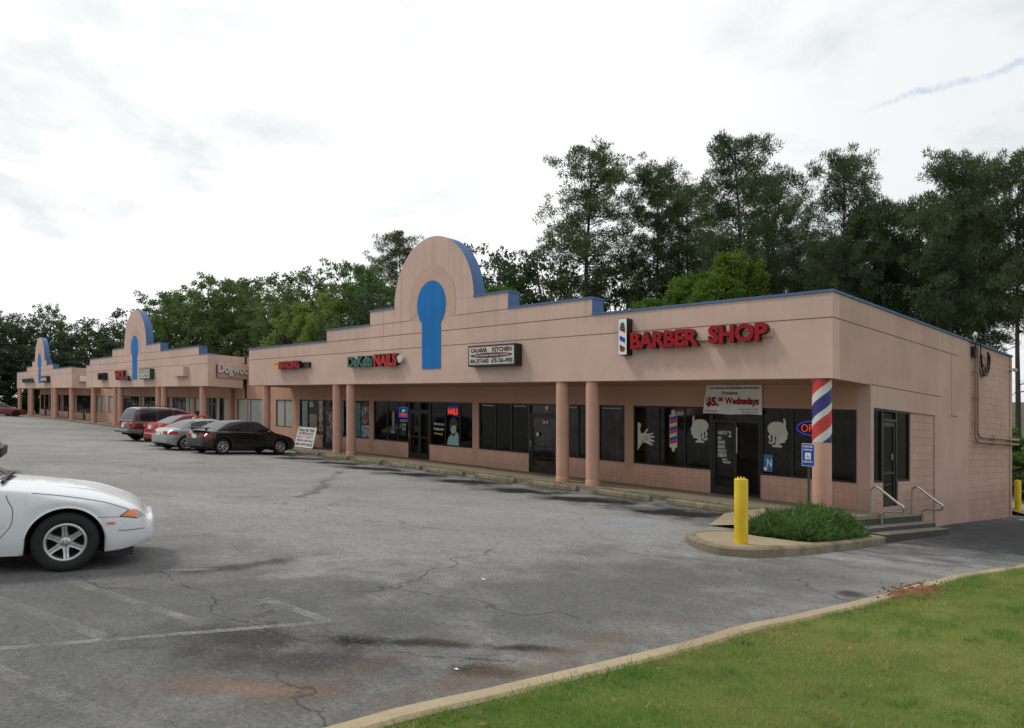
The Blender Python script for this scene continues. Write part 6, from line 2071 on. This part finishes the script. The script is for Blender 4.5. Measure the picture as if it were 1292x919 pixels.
# pines behind the barber shop end: X, Y, top height over the lot, half-spread, prototype
GP = 'pines standing behind the shop roofs'
protos = {}
PD_ = {'a': (25.0, .42, 5.0, 11, 'leaf_pine2', 1.15, .45), 'b': (23.0, .50, 4.4, 12, 'leaf_pine2', 1.15, .26), 'c': (22.0, .42, 4.6, 13, 'leaf_dark', 1.15, .38), 'd': (18.0, .50, 3.1, 14, 'leaf_dark', 1.0, .45)}
PINES = [('a', -33.1, 30, 24.6, 4.4, 0.4, 'tall open pine standing free of the others, above the far parapet step'),
         ('b', -28.3, 33, 22.6, 2.9, 1.0, 'round topped pine beside the tall open one'),
         ('b', -30.0, 40, 23.2, 2.8, 2.0, None), ('c', -20.0, 31, 22.2, 3.2, .3, 'highest dense pine, in the middle of the group behind the barber lettering'),
         ('c', -20.8, 38, 21.7, 3.0, 2.6, None), ('c', -12.6, 31, 19.3, 2.6, 4.1, 'broad dense pine directly behind the front corner of the roof'), ('b', -20.9, 44, 18.4, 3.0, 5.0, None),
         ('c', -14.0, 44, 16.4, 2.8, 1.7, None), ('d', -10.4, 38, 17.8, 2.3, .9, None), ('d', -5.7, 28, 16.8, 1.75, 3.0, 'slender pine rising over the side wall'),
         ('d', -5.5, 33, 17.6, 1.8, 5.5, None), ('d', -2.7, 28, 16.1, 1.6, 1.2, 'slender pine at the picture edge past the side wall'), ('d', -2.4, 36, 17.2, 1.9, 4.4, None),
         ('c', -16.4, 36, 15.4, 2.6, 5.9, None), ('c', -24.6, 36, 17.0, 2.9, 3.5, None), ('d', -9.2, 46, 17.0, 2.6, .2, None), ('c', -26.5, 47, 18.4, 3.2, .6, None), ('d', 3.4, 38, 16.2, 2.0, 3.9, None), ('d', -11.8, 34, 16.6, 2.2, 1.1, None), ('d', -8.0, 35, 16.2, 2.0, 3.3, None), ('d', -15.2, 39, 16.2, 2.4, 5.1, None), ('a', -82.7, 45, 28.5, 5, 2.0, 'pine tip showing just left of the nearest round gable')]
SHARED = 'dark pine in the dense stand behind the barber shop roof'
for kd, X, Y, hh, sp_, rz, lab in PINES:
    H, cb0, spr_, seed, leaf, dens, irr = PD_[kd]
    s_z = (hh + .15) / H; s_x = 1.04 * sp_ / spr_
    if kd not in protos:
        mb, V = make_pine(H, cb0, spr_, seed, leaf, dens, irr)
        protos[kd] = make_tree('pine_tree', lab or SHARED, 'pine tree', GP, mb, V, leaf, X, Y, (s_x, s_x, s_z), rz)
    else:
        place(protos[kd], X, Y, (s_x, s_x, s_z), rz, lab or SHARED, GP)

GB = 'leafy trees behind the shop roofs'
BP = {'m': (19.0, 5.0, 31, .22, 230, .26, .38, 44, 'leaf_mid'), 'k': (17.0, 4.6, 32, .18, 220, .25, .40, 44, 'leaf_deep'), 'y': (14.0, 3.8, 33, .15, 170, .24, .4, 44, 'leaf_yellow'), 'v': (10.0, 1.6, 34, .66, 200, .13, .10, 70, 'leaf_bright'), 'w': (10.0, 2.0, 36, .02, 200, .15, .2, 60, 'leaf_bright')}
BROAD = [('k', -37.9, 30, 18.0, 4.6, 'dark leafy tree right of the nearest round gable'), ('k', -52.4, 36, 20.7, 5.0, None), ('k', -41.5, 28, 16.2, 4.2, None), ('k', -34.3, 36, 16.9, 4.4, None), ('k', -31.2, 46, 16.2, 5.0, None), ('k', -25.2, 50, 16.5, 5.0, None),
         ('k', -27.0, 30, 13.8, 3.2, 'dark vine-hung tree below the round topped pine'), ('k', -22.6, 28, 10.5, 3.2, None), ('k', -17.0, 29, 9.5, 3.4, None), ('k', -31.5, 27, 11.0, 3.6, None),
         ('k', -14.8, 34, 10.5, 3.8, None), ('k', -46.5, 30, 14.8, 4.0, None),
         ('m', -134, 32, 23.5, 7.5, None), ('m', -135, 42, 26.8, 8.0, None), ('m', -102, 30, 21.6, 5.8, None), ('m', -114, 40, 24.6, 6.8, None), ('m', -82.9, 30, 20.2, 5.2, 'leafy tree with a rounded crown, left of the yellowish one'), ('m', -80.6, 36, 22.2, 5.4, None),
         ('m', -64.4, 28, 18.4, 4.6, 'leafy tree just left of the nearest round gable'), ('y', -64.8, 22, 14.2, 4.0, 'yellowish green tree above the nail shop parapet'), ('m', -78.4, 25, 15.2, 4.6, None), ('m', -93.2, 26, 15.8, 5.0, None), ('k', -90, 34, 20.5, 5.6, None), ('m', -72.5, 30, 17.6, 4.4, None), ('k', -58.0, 26, 15.0, 4.0, None), ('m', -52.5, 27, 14.0, 3.8, None),
         ('m', -112, 22, 19.2, 5.4, None), ('m', -104, 22.5, 18.4, 5.2, None), ('m', -98, 24, 20.2, 5.0, None), ('k', -118, 19.4, 16.6, 5.2, None), ('k', -120, 16.8, 15.8, 5, None), ('k', -114, 12.5, 13.6, 4.4, None), ('k', -125, 12.6, 15.0, 4.8, None), ('k', -114, 8.2, 12.4, 4.2, None),
         ('m', -122, 7.7, 16.0, 3.0, 'thin tall crown sticking up over the farthest row'), ('k', -116, 4.5, 14.0, 4.2, None), ('k', -112, 1.5, 13.0, 4.4, None), ('k', -120, 1.0, 14.4, 4.6, None), ('k', -112, -2.6, 13.3, 4.4, None), ('k', -114, -7, 13.5, 4.6, None), ('k', -116, -11, 13.4, 4.6, None),
         ('k', -108.5, 9, 9.5, 3.8, None), ('k', -108.5, 4, 9.0, 3.8, None), ('k', -108, -1.5, 8.6, 3.8, None), ('k', -109, -6, 8.6, 3.8, None), ('k', -106, 14, 10.5, 4.0, None), ('k', -110, 17, 12.0, 4.2, None)]
BROAD += [('h', -107.5 - .6 * (i_ % 3), -13 + 2.6 * i_, 4.6 + .8 * math.sin(i_ * 2.1), 2.7, None) for i_ in range(11)] + [('h', -104 + 2.4 * i_, 17.5 + (i_ % 2), 5.5, 3.0, None) for i_ in range(4)]
BP['h'] = (6.0, 2.8, 35, -.05, 120, .22, .25, 46, 'leaf_deep')
bprot = {}
for kd, X, Y, hh, Rw, lab in BROAD:
    H, R0, seed, base, ncl, lsz, lob, per, leaf = BP[kd]
    sh = ('dark leafy tree in the wood beyond the farthest row' if X < -104 else ('green leafy tree in the belt behind the middle row' if X < -50 else 'dark leafy tree filling in under the pines'))
    g_ = ('leafy trees beyond the farthest row' if X < -104 else ('leafy trees behind the middle row' if X < -50 else 'leafy trees under the pines'))
    s_z = (hh + .15) / H; s_x = Rw / R0; rz = rt_.uniform(0, 6.28)
    if kd not in bprot:
        mb, V = make_broad(H, R0, seed, base, ncl, lsz, lob, per)
        bprot[kd] = make_tree('leafy_tree', lab or sh, 'tree', g_, mb, V, leaf, X, Y, (s_x, s_x, s_z), rz)
    else:
        place(bprot[kd], X, Y, (s_x, s_x, s_z), rz, lab or sh, g_)

VINES = [(-16.9, 20.5, 10.7, 1.5, 'bright vine-covered bush left of the tallest bright one'), (-14.6, 21.3, 11.8, 1.7, 'tallest bright green vine-covered bush above the barber lettering'), (-14.4, 19, 10.1, 1.35, 'low bright vine-covered bush in front of the tallest one'), (-19.9, 20.5, 9.6, 1.3, 'vine-covered bush darkest of the bright ones, behind the parapet step'),
         (-35.6, 22, 12.2, 2.0, 'bright bush top peeping right of the nearest round gable'), (-12.9, 22, 9.3, 1.4, 'vine-covered bush farthest right of the bright ones')]
vp = None
for X, Y, hh, Rw, lab in VINES:
    H, R0, seed, base, ncl, lsz, lob, per, leaf = BP['v']
    sc_ = (Rw / R0, Rw / R0, (hh + .15) / H)
    if vp is None:
        mb, V = make_broad(H, R0, seed, base, ncl, lsz, lob, per)
        vp = make_tree('vine_bush', lab, 'bush', 'bright vine-covered bushes behind the roof', mb, V, leaf, X, Y, sc_, 0)
    else: place(vp, X, Y, sc_, rt_.uniform(0, 6), lab, 'bright vine-covered bushes behind the roof')

# bushes past the far corner of the side wall
for i, (X, Y, hh, Rw, lab) in enumerate([(-.6, 20.5, 2.3, 1.5, 'bright green bush behind the yellow post past the side wall'), (.9, 23.5, 2.8, 1.8, 'green bush at the picture edge beyond the yellow post'), (-2.6, 22.5, 3.0, 1.8, 'green bush hidden mostly by the far wall corner')]):
    H, R0, seed, base, ncl, lsz, lob, per, leaf = BP['w']
    if i == 0:
        mb, V = make_broad(H, R0, seed, base, ncl, lsz, lob, per)
        wp_ = make_tree('bush', lab, 'bush', 'bushes past the side wall', mb, V, leaf, X, Y, (Rw / R0, Rw / R0, hh / H), 0)
    else: place(wp_, X, Y, (Rw / R0, Rw / R0, hh / H), i * 1.9, lab, 'bushes past the side wall')
sheet('service_pad', axis((-6, 4.5, 8)), axis((15.4, 18.6, 6)), .012, M['island'])

# juniper mound on the island
# unseen trees added behind the viewer for the shop glass to mirror
for i_ in range(12):
    kd = ['m', 'k', 'm', 'k'][i_ % 4]
    H, R0, seed, base, ncl, lsz, lob, per, leaf = BP[kd]
    place(bprot[kd], -62 + 8.2 * i_, -52 - 4 * (i_ % 3), (1.15, 1.15, .72 + .05 * (i_ % 3)), i_ * 1.7, 'unseen leafy tree added behind the viewer for the shop glass to mirror', 'added trees behind the viewer')

r = np.random.default_rng(5)
cx_, cy_ = .55, -1.85
isl_f = pchip(sorted([(p_[1], p_[0]) for p_ in ISL[8:]]))
def isl_x(y): return isl_f(y) if y > -5.2 else 1.3
def mound(x, y):
    """height of the shrub over its bed, 0 outside"""
    dx = (x - cx_) / .98; dy = (y - cy_) / 2.0
    a = math.atan2(dy, dx)
    d = math.sqrt(dx * dx + dy * dy) / (1 + .07 * math.sin(3 * a + 1) + .05 * math.sin(5 * a))
    if d >= 1 or x > isl_x(y) - .17: return 0.0
    h_ = .45 * (1 - d ** 2.2) ** .7 * sstep(-.05, .30, isl_x(y) - .17 - x)
    h_ += .24 * math.exp(-(((x + .12) / .42) ** 2 + ((y + .85) / .55) ** 2))
    return h_ * (1 + .12 * math.sin(x * 6 + y * 2) * math.sin(y * 5 - x * 3))
t_ = thing('shrub', 'spreading dark green juniper mound on the kerbed island', 'shrub', (cx_, cy_, .1))
N_ = 42000
px, py, pz, pl = [], [], [], []
for _ in range(N_ * 3):
    x = cx_ + r.uniform(-1.3, 1.3); y = cy_ + r.uniform(-2.6, 2.6); h_ = mound(x, y)
    if h_ > .02:
        k_ = r.random() ** .35; px.append(x); py.append(y); pz.append(ih(y) + h_ * k_); pl.append(h_)
    if len(px) >= N_: break
n = len(px); px, py, pz = np.array(px), np.array(py), np.array(pz)
cen = np.stack([px - cx_, py - cy_, pz - .1 - K * (py - cy_)], 1)
d = unit(r, n) * .8; d[:, 0] += (px - cx_) * .5; d[:, 1] += (py - cy_) * .25; d[:, 2] += .75; d /= np.linalg.norm(d, axis=1)[:, None]
u = np.cross(d, unit(r, n)); u /= np.linalg.norm(u, axis=1)[:, None]
V = quads(cen, d, u, r.uniform(.05, .12, n) * np.where(r.random(n) < .06, 2.0, 1.0), r.uniform(.008, .016, n))
o = bpy.data.objects.new('foliage', tri_object('foliage', V, M['leaf_shrub'], 4)); C.objects.link(o); o.parent = t_
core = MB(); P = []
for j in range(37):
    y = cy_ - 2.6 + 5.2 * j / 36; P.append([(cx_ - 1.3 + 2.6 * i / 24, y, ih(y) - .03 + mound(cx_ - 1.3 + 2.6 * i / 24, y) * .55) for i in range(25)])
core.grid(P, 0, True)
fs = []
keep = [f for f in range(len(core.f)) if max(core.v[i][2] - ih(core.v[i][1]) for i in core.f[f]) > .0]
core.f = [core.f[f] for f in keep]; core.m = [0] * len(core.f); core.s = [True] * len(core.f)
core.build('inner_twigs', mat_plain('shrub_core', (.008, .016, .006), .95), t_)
# clay heap on the lawn kerb
t_ = thing('clay_heap', 'small heap of reddish clay on the lawn beside the kerb', 'soil heap', (3.75, -6.6, .1))
hp = MB(); P = []
rr_ = np.random.default_rng(8)
for j in range(33):
    row = []
    for i in range(19):
        x = 3.45 + .75 * i / 18; y = -7.75 + 2.3 * j / 32
        e = max(0, 1 - ((x - 3.78 - .12 * (y + 6.6)) / .17) ** 2 - ((y + 6.6) / .80) ** 2)
        row.append((x, y, .085 + dip(x, y) + .055 * e ** .7 * (1 + .5 * rr_.normal() * .5) + (.0 if e > 0 else -.05)))
    P.append(row)
hp.grid(P, 0, False)
cl_ = hp
for k_ in range(70):
    a = rr_.uniform(0, 6.28); x = 3.75 + rr_.normal() * .14; y = -6.6 + rr_.normal() * .5; s_ = rr_.uniform(.006, .022); z = .11 + dip(x, y) + .035 * math.exp(-((x - 3.8) / .25) ** 2 - ((y + 6.6) / .8) ** 2)
    cl_.lathe([(.001, s_), (s_ * .8, s_ * .5), (s_, 0), (.001, -s_ * .4)], 5, (x, y, z), 0, False)
hp.build('soil', M['clay'], t_)

# scraps on the asphalt
for i, (x, y, s_, lab) in enumerate([(.35, -10.2, .022, 'white paper scrap on the asphalt in mid lot'), (2.55, -12.35, .014, 'small white scrap near the lawn kerb'), (.55, 13.6, .12, 'pale flattened scrap at the foot of the side wall'), (1.2, 13.2, .14, 'pale flattened scrap on the dark drive')]):
    b = MB(); P = [[(x + s_ * (i_ - 1) + .01 * math.sin(j_), y + s_ * .7 * (j_ - 1), 0.008 + .012 * ((i_ * j_) % 2) + dip(x, y)) for i_ in range(3)] for j_ in range(3)]
    b.grid(P, 0, True); o = b.build('paper_scrap', M['white'], None, org=(x, y, 0)); tag(o, lab, 'litter', 'scraps on the asphalt')
